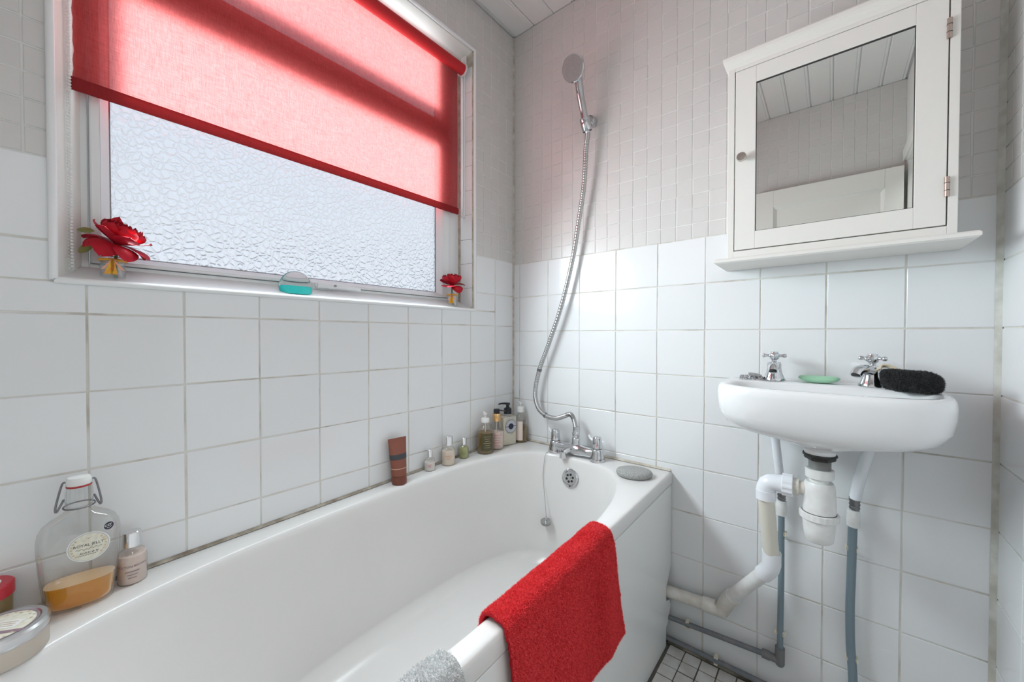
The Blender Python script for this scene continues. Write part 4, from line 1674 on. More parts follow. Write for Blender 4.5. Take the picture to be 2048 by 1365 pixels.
def rose(name, label, base, size, lean, vase_r, vase_h, seed, rot, long_petals, leaves):
    rnd = random.Random(seed)
    t = thing(name, label, 'flower', tuple(base), 'red roses in little glasses on the sill')
    top = Vector(base) + Vector((0, 0, vase_h))
    head = top + Vector((lean[0], lean[1], size * .36))
    zax = Vector((lean[0] * 6, lean[1] * 6, .10)).normalized() if (lean[0] or lean[1]) else Vector((0, 0, 1))
    M = frame_to(head, zax, up=(0, 1, .01)) @ Matrix.Rotation(rot, 4, 'Z')
    S = size
    k = 0
    # heart of the bloom: tight spiral petals
    for ring, (n, R, H, half, curl) in enumerate(((3, .07, .52, 1.1, .00), (4, .14, .53, 1.0, .0), (5, .24, .53, .85, .02), (5, .34, .50, .75, .04), (6, .44, .46, .66, .06))):
        for j in range(n):
            a = 2 * PI * j / n + ring * .7 + rnd.uniform(-.15, .15)
            petal(M, a, R * S, H * S * rnd.uniform(.93, 1.05), half, curl * S, .55).build('petal', 'petal_red', t, smooth=80)
    # opened and hanging outer petals with pointed, rolled tips
    for (a, R, H, half, curl, tip, droop) in long_petals:
        petal(M, a, R * S, H * S, half, curl * S, tip, droop * S, nu=8, nv=9, cup=-.6).build('petal', 'petal_red', t, smooth=80)
    b = MB().tube([head + zax * .01, head.lerp(Vector(base), .5), Vector(base) + Vector((.003, .004, .006))], .0028, 8)
    b.build('stem', 'stem_green', t)
    b = MB(M)
    b.ball((0, 0, .02 * S), .09 * S, n=12, m=8)
    b.build('rose_hip', 'stem_green', t)
    for (px, py, x, ln, ang) in leaves:
        p = at(px, py, 0, x)

        def fn(u, v):
            s = u * 2 - 1
            w = ln * .24 * math.sin(PI * (v * .92 + .06)) ** .8
            d = Vector((0, math.cos(ang), math.sin(ang)))
            n = Vector((0, -math.sin(ang), math.cos(ang)))
            return p + d * (v - .5) * ln + n * s * w + Vector((abs(s) * w * .5, 0, 0))
        MB().grid(fn, 4, 8).build('leaf', 'leaf_green', t, smooth=80)
    v = thing('glass_vase', label.replace('rose', 'rose').split(' in ')[1] if False else ('small glass tied with yellow raffia at the ' + ('left' if base[1] < -1 else 'right') + ' end of sill'), 'vase', tuple(base), 'small raffia-tied glasses on the sill')
    T_ = Matrix.Translation(base)
    r = vase_r
    b = MB().lathe([(.0005, .0), (r * .92, 0), (r * .96, .002), (r, vase_h), (r - .0018, vase_h), (r * .92, .005), (.0005, .005)], 36, T_, True, True)
    b.build('glass_wall', 'glass_clear', v, smooth=40)
    b = MB().lathe([(r + .0002, vase_h * .80), (r + .0018, vase_h * .83), (r + .0018, vase_h * .88), (r + .0002, vase_h * .91)], 36, T_, False, False)
    b.build('raffia_tie', 'raffia', v)
    to = (Vector((CAM[0], CAM[1], 0)) - Vector((base[0], base[1], 0))).normalized()
    sd = Vector((-to.y, to.x, 0))
    for (s0, s1, w, mat) in ((0, -.35, .009, 'raffia'), (0, .10, .007, 'raffia'), (.1, .75, .004, 'raffia_pink'), (-.1, -.75, .003, 'raffia_pink')):
        c0 = Vector(base) + to * (r + .003) + Vector((0, 0, vase_h * .86))
        ln = vase_h * (.66 if abs(s1) < .5 else .46)

        def fn(u, q):
            return c0 + sd * (r * (s0 + (s1 - s0) * q ** 1.3) + (u - .5) * w * (.6 + .8 * q)) + Vector((0, 0, -ln * q)) + to * (.002 * math.sin(q * 4) + .0015)
        MB().grid(fn, 2, 8).build('raffia_end', mat, v, smooth=80)
    return t


px_ = -.030
p = at(226, 553, 0, px_)
rose('red_rose', 'large wide-open red rose with drooping pointed petals at the left end of sill', (px_, p.y, sill_z(px_ + .016)), .078, (.006, .006), .0195, .046, 5, .4,
     [(-2.55, .52, .16, .62, .14, 1.5, .34), (-1.75, .46, .14, .70, .10, 1.5, .46), (-.85, .48, .12, .66, .08, 1.6, .46), (-.05, .48, .16, .60, .18, 1.6, .40), (.75, .52, .20, .52, .22, 1.7, .26), (1.5, .50, .16, .50, .20, 1.7, .34),
      (2.2, .50, .40, .52, .12, 1.3, .10), (3.0, .44, .66, .40, .12, 1.6, .0), (-2.1, .46, .46, .60, .14, 1.2, .06), (-1.2, .46, .46, .62, .14, 1.2, .06), (-.3, .48, .44, .58, .16, 1.2, .06), (.7, .48, .44, .58, .16, 1.2, .06)],
     [(172, 496, -.045, .030, .85), (172, 461, -.05, .024, .1)])
p = at(904, 612, 0, px_)
rose('red_rose', 'smaller round red rose with one hanging petal at the right end of sill', (px_, p.y, sill_z(px_ + .016)), .080, (.003, -.003), .0200, .052, 11, 1.9,
     [(-2.9, .60, .22, .60, .20, 1.4, .18), (-2.0, .50, .16, .66, .10, 1.2, .46), (-.6, .52, .30, .74, .12, .9, .30), (.6, .48, .34, .66, .14, .7, .12), (1.8, .46, .38, .62, .12, .7, .08)],
     [])

# dome perfume bottle with turquoise liquid
dx = -.028
dp = at(592, 586, 0, dx)
dz = sill_z(dx + .022)
hw_, hd_, hh_ = .0430, .0260, .060
perf = thing('perfume_bottle', 'dome-shaped glass perfume bottle with turquoise liquid on the window sill', 'bottle', (dx, dp.y, dz))


def dome(s, z_from, z_to, m=14, extra=0.0):
    rr = []
    for j in range(m + 1):
        z = z_from + (z_to - z_from) * j / m
        zn = (z - .020) / (.0470 if z > .020 else .036)
        q = math.sqrt(max(0.0004, 1 - zn * zn))
        rr.append([(dx + hd_ * s * q * math.cos(a), dp.y + hw_ * s * q * math.sin(a), dz + z) for a in [2 * PI * k / 48 for k in range(48)]])
    return MB().rings(rr)


dome(1.0, .0005, .0668, 30).build('glass_dome', 'crystal', perf, smooth=60)
dome(.92, .003, .024, 8).build('liquid', 'liquid_teal', perf, smooth=60)


# ------------------------------------------------------------------ things on the bath rim
def rim_thing(name, label, cat, x, y, group=None):
    return thing(name, label, cat, (x, y, zr(y)), group)


def lines(b, c, r, ang, z, n, w, dz_, h=.0011):
    """rows of fine print"""
    for k in range(n):
        ww = w * (.75 + .25 * math.sin(k * 2.3 + 1))
        b.add(*wrap(patch(ww, h, 8), c, r, ang, z - dz_ * k))


def toward(x, y):
    return math.atan2(CAM[1] - y, CAM[0] - x)


ALONG = 'toiletries along the bath rim'


def small_bottle(label, x, y, r, h, cap_r, cap_h, liquid, fill, txt, prmat, name='lotion_bottle'):
    z = zr(y)
    t = rim_thing(name, label, 'bottle', x, y, ALONG)
    T_ = Matrix.Translation((x, y, z))
    sh = h - cap_h
    prof = [(.0005, 0), (r * .93, 0), (r, .003), (r, sh * .66), (r * .97, sh * .74), (r * .80, sh * .86), (cap_r * .86, sh * .95), (cap_r * .84, sh + .003)]
    MB().lathe(prof, 32, T_).build('bottle_body', 'plastic_clear', t, smooth=45)
    q = [(.0005, .0015), (r * .90, .0015), (r * .955, .004), (r * .955, sh * min(fill, .66)), (r * .93, sh * fill)]
    MB().lathe(q + [(.0005, sh * fill)], 32, T_).build('contents', liquid, t, smooth=45)
    MB().lathe([(cap_r, sh), (cap_r, h - .001), (cap_r - .001, h), (.0005, h)], 30, T_).build('cap', 'silver_cap', t, smooth=40)
    a = toward(x, y)
    b = MB()
    if txt:
        b.add(*wrap(text_geo(txt, r * .27), (x, y), r, a, z + sh * .52))
    lines(b, (x, y), r, a, z + sh * (.38 if txt else .5), 3, r * 1.0, sh * .085, sh * .018)
    b.build('lettering', prmat, t, smooth=0)
    return t


q = onrim(262, 1166)
small_bottle('pale pink lotion bottle with silver cap next to the swing-top flask', .0320, q.y + .003, .0225, .101, .0140, .029, 'lotion_pink', .80, 'MOLTON BROWN', 'print_mauve')
q = onrim(863, 943)
small_bottle('small white lotion bottle with pink print and silver cap beside brown tube', .026, q.y + .004, .0190, .074, .0105, .026, 'lotion_white', .62, '', 'print_pink')
q = onrim(898, 933)
small_bottle('cream lotion bottle with orange print and silver cap, tallest of the three small ones', .034, q.y + .014, .0245, .104, .0150, .032, 'lotion_cream', .72, '', 'print_orange')
q = onrim(927, 921)
small_bottle('tiny green gel bottle with silver cap beside the cream lotion bottle', .026, q.y + .022, .0190, .078, .0110, .026, 'liquid_green', .80, '', 'stem_green', 'gel_bottle')

# brown squeeze tube standing on its cap, leaning on the wall
q = onrim(797, 970)
tx, ty = .040, q.y + .010
tube = rim_thing('squeeze_tube', 'brown squeeze tube standing on its cap against the tiles', 'tube', tx, ty, ALONG)
a = toward(tx, ty)
ux, uy = Vector((0.10, 1, 0)).normalized(), Vector((-1, .10, 0)).normalized()
z0 = zr(ty)


def tube_pt(hw, hd, z, k, lean):
    t = 2 * PI * k / 40
    return Vector((tx, ty, z0 + z)) + ux * hw * math.cos(t) + uy * (hd * math.sin(t) + lean)


b = MB().rings([[tube_pt(r, r, z, k, z * .10) for k in range(40)] for r, z in ((.0225, 0), (.0240, .002), (.0245, .010), (.0240, .026))])
b.build('cap', 'tube_cap', tube, smooth=45)
b = MB().rings([[tube_pt(r, r, z, k, z * .10) for k in range(40)] for r, z in ((.0232, .0255), (.0232, .0275))])
b.build('cap_seam', 'rubber_black', tube, smooth=45)
prof = [(.0240, .0240, .027), (.0255, .0225, .045), (.0275, .0185, .075), (.0295, .0130, .100), (.0310, .0070, .122), (.0320, .0015, .138), (.0325, .0010, .145)]
b = MB().rings([[tube_pt(w, d, z, k, z * .10) for k in range(40)] for w, d, z in prof])
b.build('tube_body', 'tube_brown', tube, smooth=45)
b = MB().rings([[tube_pt(w + .0004, d + .0004, z, k, z * .10) for k in range(40)] for w, d, z in ((.0279, .0177, .079), (.0287, .0155, .0885), (.0292, .0140, .095))], False, False)
b.build('dark_band', 'tube_band', tube, smooth=45)
b = MB().rings([[tube_pt(w + .0004, d + .0004, z, k, z * .10) for k in range(40)] for w, d, z in ((.0258, .0218, .0500), (.0259, .0216, .0515))], False, False)
b.build('gold_line', 'print_tan', tube, smooth=45)


def pump(b1, x, y, z, ang, s=1.0):
    """pump spout on a neck"""
    d = Vector((math.cos(ang), math.sin(ang), 0))
    c = Vector((x, y, z))
    b1.tube([c, c + Vector((0, 0, .016 * s))], .0038 * s, 12)
    b1.lathe([(.0075 * s, .012 * s), (.0085 * s, .014 * s), (.0080 * s, .020 * s), (.001, .021 * s)], 18, Matrix.Translation(c))
    b1.tube(spline([c + Vector((0, 0, .0175 * s)), c + d * .016 * s + Vector((0, 0, .0185 * s)), c + d * .032 * s + Vector((0, 0, .0165 * s)), c + d * .036 * s + Vector((0, 0, .0145 * s))], 8), [.0048 * s, .0046 * s, .0043 * s, .004 * s, .0037 * s, .0034 * s, .0031 * s, .0028 * s, .0026 * s], 10)


# clear amber soap bottle, olive label, clear pump
q = onrim(967, 909)
bx, by = .050, -.238
z = zr(by)
t = rim_thing('soap_dispenser', 'amber soap bottle with olive label and clear pump, at the front of the corner group', 'bottle', bx, by, ALONG)
T_ = Matrix.Translation((bx, by, z))
r = .0345
MB().lathe([(.0005, 0), (r * .9, 0), (r, .004), (r, .082), (r * .96, .092), (r * .62, .108), (.0155, .114), (.0150, .128)], 36, T_).build('bottle_body', 'plastic_clear', t, smooth=45)
MB().lathe([(.0005, .002), (r * .86, .002), (r * .95, .006), (r * .95, .083), (.0005, .083)], 36, T_).build('contents', 'soap_amber', t, smooth=45)
a = toward(bx, by) + .25
b = MB().add(*wrap(patch(r * 1.55, .066, 14), (bx, by), r, a, z + .047, .0003))
lb = b.build('front_label', 'label_olive', t)
b = MB()
lines(b, (bx, by), r, a, z + .070, 6, r * .9, .0085, .0010)
b.build('lettering', 'print_gold', lb, smooth=0)
b = MB().lathe([(.0165, .122), (.0165, .136), (.0140, .139), (.006, .140)], 24, T_)
b.build('pump_collar', 'plastic_white', t, smooth=40)
b = MB()
pump(b, bx, by, z + .140, 2.6, .95)
b.build('pump_head', 'plastic_white', t, smooth=50)
MB().tube([(bx, by, z + .01), (bx, by, z + .138)], .0022, 8).build('dip_tube', 'plastic_white', t)

# pink pump bottle, copper collar
q = onrim(990, 901)
bx, by = .050, -.170
z = zr(by)
t = rim_thing('lotion_dispenser', 'pale pink lotion bottle with copper collar and black pump', 'bottle', bx, by, ALONG)
T_ = Matrix.Translation((bx, by, z))
r = .0300
MB().lathe([(.0005, 0), (r * .9, 0), (r, .004), (r, .080), (r * .93, .090), (r * .72, .102), (.0150, .113), (.0145, .118)], 36, T_).build('bottle_body', 'plastic_clear', t, smooth=45)
MB().lathe([(.0005, .002), (r * .86, .002), (r * .95, .006), (r * .95, .070), (.0005, .070)], 36, T_).build('contents', 'label_pink', t, smooth=45)
a = toward(bx, by) + .1
b = MB()
lines(b, (bx, by), r, a, z + .060, 5, r * 1.2, .0105, .0014)
b.build('lettering', 'print_pink', t, smooth=0)
MB().lathe([(.0160, .114), (.0165, .124), (.0165, .142), (.0150, .1455), (.006, .146)], 28, T_).build('pump_collar', 'copper_gold', t, smooth=40)
b = MB()
b.lathe([(.0130, .146), (.0130, .160), (.0115, .163), (.001, .1635)], 22, T_)
d = Vector((math.cos(.35), math.sin(.35), 0))
c = Vector((bx, by, z + .158))
b.tube([c, c + d * .022, c + d * .040 + Vector((0, 0, -.0015))], [.0036, .0030, .0022], 10)
b.build('pump_head', 'plastic_black', t, smooth=50)
MB().tube([(bx, by, z + .01), (bx, by, z + .116)], .0022, 8).build('dip_tube', 'plastic_white', t)

# square glass-like liquid soap, black pump, round label
q0, q1 = onrim(1005, 895), onrim(1033, 887)
c = Vector((.052, -.101, 0))
ax = Vector((.30, .954, 0)).normalized()
fn_ = Vector((ax.y, -ax.x, 0))
c.z = zr(c.y)
t = rim_thing('soap_dispenser', 'square liquid soap bottle with round navy label and black pump', 'bottle', c.x, c.y, ALONG)
Mq = Matrix(((ax.x, fn_.x, 0, c.x), (ax.y, fn_.y, 0, c.y), (0, 0, 1, c.z), (0, 0, 0, 1)))
hw2, hd2 = .0350, .0200


def rsq(h, d, z, r=.006):
    pts = []
    for sx_, sy_, a0 in ((1, 1, 0), (-1, 1, 90), (-1, -1, 180), (1, -1, 270)):
        for k in range(5):
            a_ = math.radians(a0 + 90 * k / 4)
            pts.append((sx_ * (h - r) + r * math.cos(a_), sy_ * (d - r) + r * math.sin(a_), z))
    return pts


MB(Mq).rings([rsq(hw2 - .002, hd2 - .002, 0), rsq(hw2, hd2, .002), rsq(hw2, hd2, .124), rsq(hw2 - .003, hd2 - .003, .128), rsq(.016, .016, .129), rsq(.015, .015, .134)]).build('bottle_body', 'plastic_clear', t, smooth=30)
MB(Mq).rings([rsq(hw2 - .002, hd2 - .002, .003), rsq(hw2 - .0015, hd2 - .0015, .120)]).build('contents', 'label_cream', t, smooth=30)
Tl = Mq @ Matrix(((1, 0, 0, .004), (0, 0, 1, hd2 + .0004), (0, 1, 0, .080), (0, 0, 0, 1)))


def disc(r0, r1, zz, T_):
    v = [T_ @ Vector((r * math.cos(2 * PI * k / 36), r * math.sin(2 * PI * k / 36), zz)) for r in (r0, r1) for k in range(36)]
    return v, [(k, (k + 1) % 36, 36 + (k + 1) % 36, 36 + k) for k in range(36)]


lb = MB().add(*disc(.0003, .0285, 0, Tl)).build('round_label', 'label_grey', t, smooth=0)
b = MB().add(*disc(.0003, .0125, .0003, Tl)).add(*disc(.0268, .0280, .0003, Tl))
for s in (-1, 1):
    b.add([Tl @ Vector((s * x, y, .0003)) for x, y in ((.0125, -.0012), (.0275, -.0012), (.0275, .0012), (.0125, .0012))], [(0, 1, 2, 3)])
b.build('label_seal', 'label_navy', lb, smooth=0)
b = MB()
b.add([Mq @ Vector((x, hd2 + .0004, zz)) for x, zz in ((-.018, .1125), (.022, .1125), (.022, .117), (-.018, .117))], [(0, 1, 2, 3)])
b.build('lettering', 'label_grey', t, smooth=0)
T_ = Matrix.Translation(c)
b = MB().lathe([(.0165, .132), (.0165, .154), (.0130, .157), (.0075, .158), (.0070, .170), (.0105, .171), (.0100, .178), (.001, .179)], 26, T_)
d = Vector((-.62, -.78, 0)).normalized()
cc = c + Vector((0, 0, .175))
b.tube(spline([cc, cc + d * .018 + Vector((0, 0, .001)), cc + d * .034, cc + d * .040 + Vector((0, 0, -.004))], 8), [.0048, .0046, .0044, .0041, .0038, .0035, .0032, .0028, .0025], 10)
b.build('pump_head', 'plastic_black', t, smooth=45)

# amber bottle tucked in the corner
bx, by = .070, -.034
z = zr(by)
t = rim_thing('soap_dispenser', 'amber soap bottle with beige label tucked into the corner behind the square one', 'bottle', bx, by, ALONG)
T_ = Matrix.Translation((bx, by, z))
r = .0300
MB().lathe([(.0005, 0), (r * .9, 0), (r, .004), (r, .088), (r * .9, .102), (r * .6, .116), (.014, .122), (.0135, .134)], 30, T_).build('bottle_body', 'plastic_clear', t, smooth=45)
MB().lathe([(.0005, .002), (r * .88, .002), (r * .95, .006), (r * .95, .070), (.0005, .070)], 30, T_).build('contents', 'soap_amber', t, smooth=45)
MB().add(*wrap(patch(r * 1.3, .082, 12), (bx, by), r, toward(bx, by) - .35, z + .052, .0003)).build('front_label', 'label_pink', t)
b = MB().lathe([(.0150, .130), (.0150, .150), (.0120, .153), (.006, .154)], 22, T_)
pump(b, bx, by, z + .154, 2.6, .85)
b.build('pump_head', 'plastic_white', t, smooth=45)

# oval pumice stone
pl_, pr_, pf_ = onrim(1233, 952), onrim(1320, 955), onrim(1280, 968)
pc = Vector((.618, -.118, 0))
pc.z = zr(pc.y)
b = MB(Matrix.Translation(pc) @ Matrix.Rotation(.35, 4, 'Z'))
rr = []
for s, z in ((.86, 0), (.96, .003), (1.0, .009), (.99, .014), (.93, .019), (.82, .0215), (.4, .0225), (.02, .0225)):
    rr.append([(.058 * s * math.cos(a) * (1 + .02 * math.sin(3 * a)), .046 * s * math.sin(a), z) for a in [2 * PI * k / 56 for k in range(56)]])
b.rings(rr)
tag(b.build('pumice_stone', 'pumice', None, smooth=60), 'grey oval pumice stone on the bath rim corner', 'stone')

# swing-top flask of bath oil
fx, fy = .046, -1.327
fz = zr(fy)
fl = rim_thing('swing_top_flask', 'flat glass swing-top flask with orange bath oil and oval label', 'flask', fx, fy, ALONG)
fa = Vector((.12, .993, 0)).normalized()      # broad axis, nearly along the wall
fb = Vector((fa.y, -fa.x, 0))                 # towards the room
NF = 64


def fring(hw, hd, z, n, flute=0.0):
    out = []
    for k in range(NF):
        t = 2 * PI * k / NF
        c, s = math.cos(t), math.sin(t)
        f = 1 + flute * (1 if (k // 2) % 2 else -1)
        out.append(Vector((fx, fy, fz + z)) + fa * hw * f * math.copysign(abs(c) ** (2 / n), c) + fb * hd * f * math.copysign(abs(s) ** (2 / n), s))
    return out


FP = [(.050, .024, 0, 2.6, 0), (.0575, .0285, .004, 2.6, .006), (.060, .0300, .015, 2.7, .012), (.0625, .0310, .035, 2.7, .012), (.0645, .0312, .050, 2.7, .010), (.0665, .0315, .0555, 2.7, 0),
      (.0695, .0315, .080, 2.7, 0), (.0715, .0315, .100, 2.7, 0), (.0715, .0312, .116, 2.6, 0), (.0690, .0305, .130, 2.5, 0), (.0620, .0295, .143, 2.4, 0), (.0500, .0275, .153, 2.3, 0), (.0380, .0255, .160, 2.15, 0),
      (.0285, .0240, .167, 2, 0), (.0235, .0225, .175, 2, 0), (.0225, .0222, .184, 2, 0), (.0245, .0245, .190, 2, 0), (.0250, .0250, .198, 2, 0), (.0235, .0235, .212, 2, 0), (.0215, .0215, .2205, 2, 0), (.0170, .0170, .2205, 2, 0)]
_zs = ([0, .0555, .100, .116, .130, .143, .153, .160, .167, .175, .184, .2205], [0, .0555, .112, .130, .144, .155, .163, .168, .173, .179, .184, .2205])
FP = [(w_, d_, float(np.interp(z_, *_zs)), n_2, f_2) for (w_, d_, z_, n_2, f_2) in FP]
FP = [(w_ * .74, d_ * .90, z_, n_2, f_2) for (w_, d_, z_, n_2, f_2) in FP]
MB().rings([fring(*q_) for q_ in FP], True, False).build('flask_glass', 'glass_flask', fl, smooth=50)
LQ = [(.047, .0215, .0035, 2.6), (.0545, .0262, .008, 2.6), (.0570, .0275, .016, 2.7), (.0595, .0285, .035, 2.7), (.0610, .0288, .047, 2.7)]
LQ = [(w_ * .73, d_ * .88, z_, n_2) for (w_, d_, z_, n_2) in LQ]
MB().rings([fring(*q_) for q_ in LQ]).build('bath_oil', 'honey_liquid', fl, smooth=50)
# oval label and round sticker, bent on the broad face


def on_face(u, z):
    hw = np.interp(z, [q_[2] for q_ in FP], [q_[0] for q_ in FP])
    hd = np.interp(z, [q_[2] for q_ in FP], [q_[1] for q_ in FP])
    s = (max(0, 1 - abs(u / hw) ** 2.7)) ** (1 / 2.7)
    return Vector((fx, fy, fz + z)) + fa * u + fb * (hd * s + .0007)


def oval(u0, z0_, a0, a1, lift):
    v, f = [], []
    n = 40
    for r in (.0, .35, .7, 1.0):
        for k in range(n):
            t = 2 * PI * k / n
            v.append(on_face(u0 + a0 * r * math.cos(t), z0_ + a1 * r * math.sin(t)) + fb * lift)
    for i in range(3):
        for k in range(n):
            f.append((i * n + k, i * n + (k + 1) % n, (i + 1) * n + (k + 1) % n, (i + 1) * n + k))
    return v, f


LU, LZ_ = .013, .112
lb = MB().add(*oval(LU, LZ_, .0270, .0262, 0)).build('oval_label', 'label_white', fl, smooth=0)
MB().add(*oval(LU, LZ_, .0255, .0247, .0003)).build('label_ring', 'label_grey', lb, smooth=0)
MB().add(*oval(LU, LZ_, .0247, .0239, .0006)).build('label_field', 'label_cream', lb, smooth=0)
b = MB()
v, f = text_geo('ROYAL JELLY', .0066)
b.add([on_face(LU + x, LZ_ + .0040 + y) + fb * .0009 for x, y, _ in v], f)
# the smaller lines are too fine to read: a flourish and a row of strokes


def stroke(u0, z0_, u1, z1_, w):
    b.add([on_face(LU + u, LZ_ + z_) + fb * .0009 for u, z_ in ((u0, z0_ - w), (u1, z1_ - w), (u1, z1_ + w), (u0, z0_ + w))], [(0, 1, 2, 3)])


fl_ = [(-.0165 + .0011 * k, -.0030 + .0013 * math.sin(k * 1.15) + .0006 * math.sin(k * .37)) for k in range(31)]
for (u0, z0_), (u1, z1_) in zip(fl_[:-1], fl_[1:]):
    stroke(u0, z0_, u1, z1_, .00030)
for k in range(16):
    u0 = -.0120 + .0016 * k
    stroke(u0, -.0100, u0 + .0009 * (1 if k % 3 else .4), -.0100 + (.0008 if k % 2 else -.0006), .0013 if k % 4 else .0007)
for k in range(12):
    u0 = -.0135 + .0021 * k
    stroke(u0, -.0138, u0 + .0013, -.0138, .0005)
b.build('lettering', 'print_dark', lb, smooth=0)
b = MB()
for s in (-1, 1):
    for k in range(7):
        t = -.9 + .30 * k
        u0, z0_ = LU + s * .0212 * math.cos(t * .8), LZ_ + .0175 * math.sin(t)
        b.add([on_face(u0 + du, z0_ + dz_) + fb * .0008 for du, dz_ in ((-.0022, 0), (0, -.0016), (.0022, 0), (0, .0016))], [(0, 1, 2, 3)])
b.add([on_face(LU + du, LZ_ + .0155 + dz_) + fb * .0008 for du, dz_ in ((-.0045, .0020), (0, -.0016), (.0045, .0028), (.0015, .0012), (0, .0010), (-.0015, .0010))], [(0, 1, 4, 5), (1, 2, 3, 4)])
b.build('label_wreath', 'print_tan', lb, smooth=0)
st = MB().add(*oval(.0385, .1400, .0062, .0068, .0002)).build('round_sticker', 'label_navy', fl, smooth=0)
b = MB()
for (u0, z0_, r0, r1, a0, a1) in ((.0004, .0016, .0012, .0020, 0, 6.283), (-.0032, .0010, .0012, .0019, .8, 5.4), (.0030, .0032, .0004, .0008, 0, 6.283)):
    n = 14
    vv = [on_face(.0385 + u0 + r * math.cos(a0 + (a1 - a0) * k / n), .1400 + z0_ + r * math.sin(a0 + (a1 - a0) * k / n)) + fb * .0006 for r in (r0, r1) for k in range(n + 1)]
    b.add(vv, [(k, k + 1, n + 2 + k, n + 1 + k) for k in range(n)])
for u0, z0_ in ((-.0018, -.0030), (.0000, -.0034), (.0018, -.0026), (.0034, -.0012)):
    b.add([on_face(.0385 + u0 + du, .1400 + z0_ + dz_) + fb * .0006 for du, dz_ in ((-.0005, -.0006), (.0005, -.0006), (.0005, .0006), (-.0005, .0006))], [(0, 1, 2, 3)])
b.build('sticker_marks', 'label_white', st, smooth=0)
# stopper, rubber ring and wire bail
Tf = Matrix.Translation((fx, fy, fz))
MB().lathe([(.0005, .222), (.0160, .222), (.0168, .225), (.0165, .232), (.0145, .2365), (.0005, .238)], 32, Tf).build('stopper', 'ceramic_stopper', fl, smooth=40)
MB().lathe([(.0130, .2185), (.0164, .2190), (.0168, .2210), (.0163, .2225), (.0130, .2225)], 32, Tf).build('rubber_ring', 'rubber_red', fl, smooth=40)
F0 = Vector((fx, fy, fz))
b = MB()
hoop = [F0 + fa * (.0200 * math.cos(t)) + fb * (.0230 * math.sin(t)) + Vector((0, 0, .1835)) for t in [2 * PI * k / 40 for k in range(41)]]
b.tube(hoop, .0014, 8)
for s in (-1, 1):
    b.tube(spline([F0 + fa * s * .0155 + Vector((0, 0, .2290)), F0 + fa * s * .0205 + Vector((0, 0, .2275)), F0 + fa * s * .0255 + fb * .004 + Vector((0, 0, .205)), F0 + fa * s * .0285 + fb * .008 + Vector((0, 0, .186)),
                   F0 + fa * s * .0270 + fb * .009 + Vector((0, 0, .1805)), F0 + fa * s * .0225 + fb * .006 + Vector((0, 0, .190)), F0 + fa * s * .0190 + Vector((0, 0, .1985))], 24), .0016, 8)
b.build('wire_bail', 'steel_dark', fl, smooth=60)

# round tin and red-lidded tub at the head end
tx, ty = .127, -1.417
z = zr(ty)
tin = rim_thing('round_tin', 'round silver tin with a patterned paper label on its lid', 'tin', tx, ty, ALONG)
r = .0530
T_ = Matrix.Translation((tx, ty, z))
MB().lathe([(.0005, 0), (r - .002, 0), (r - .0005, .002), (r - .0005, .036)], 56, T_).build('tin_base', 'tin_side', tin, smooth=40)
MB().lathe([(r + .0004, .0300), (r + .0012, .0310), (r + .0004, .0335), (r + .0012, .0360), (r + .0010, .0440), (r - .002, .0475), (r - .008, .0480), (r - .010, .0465), (.0005, .0465)], 56, T_).build('lid', 'tin_metal', tin, smooth=30)
lb = MB().add(*disc(.0003, r - .0115, .0468, T_)).build('lid_label', 'label_cream', tin, smooth=0)
MB().add(*disc(r - .0135, r - .0115, .0471, T_)).build('label_border', 'print_mauve', lb, smooth=0)
Tb = T_ @ Matrix.Rotation(.95, 4, 'Z')
b = MB()
b.add([Tb @ Vector((x, y, .0472)) for x, y in ((-.040, -.0165), (.040, -.0165), (.042, -.0095), (-.042, -.0095))], [(0, 1, 2, 3)])
b.build('label_ribbon', 'print_mauve', lb, smooth=0)
b = MB()
b.add([Tb @ Vector((x, y, .0471)) for x, y in ((-.024, -.004), (.024, -.004), (.024, .016), (-.024, .016))], [(0, 1, 2, 3)])
b.build('label_plate', 'label_white', lb, smooth=0)
b = MB()
for k in range(3):
    b.add([Tb @ Vector((x, y, .0474)) for x, y in ((-.018, .0005 + .005 * k), (.018, .0005 + .005 * k), (.018, .0018 + .005 * k), (-.018, .0018 + .005 * k))], [(0, 1, 2, 3)])
for k in range(26):
    a_ = 2 * PI * k / 26
    rr_ = .034 + .003 * (k % 2)
    if abs(math.sin(a_)) * rr_ < .014 and math.cos(a_) > -2:
        continue
    b.add([Tb @ Vector((rr_ * math.cos(a_) + dx_, rr_ * math.sin(a_) + dy_, .0473)) for dx_, dy_ in ((-.0024, 0), (0, -.0016), (.0024, 0), (0, .0016))], [(0, 1, 2, 3)])
b.build('label_print', 'print_tan', lb, smooth=0)

tx, ty = .0375, -1.437
z = zr(ty)
tub = rim_thing('scrub_tub', 'brown tub with a red lid behind the silver tin', 'tub', tx, ty, ALONG)
T_ = Matrix.Translation((tx, ty, z))
r = .0340
MB().lathe([(.0005, 0), (r * .90, 0), (r * .95, .003), (r * .985, .068)], 44, T_).build('tub_body', 'tub_brown', tub, smooth=40)
MB().lathe([(r, .062), (r + .0015, .063), (r + .0015, .081), (r - .001, .0835), (.0005, .0835)], 44, T_).build('lid', 'plastic_red', tub, smooth=40)
lb = MB().add(*disc(.0003, r * .62, .0839, T_)).build('lid_sticker', 'label_white', tub, smooth=0)
MB().add(*disc(.0003, r * .50, .0842, T_)).build('sticker_centre', 'lime', lb, smooth=0)
b = MB().add(*wrap(patch(.040, .018, 12), (tx, ty), r * .975, toward(tx, ty) - .1, z + .030, .0005))
b.build('side_label', 'lime', tub, smooth=0)


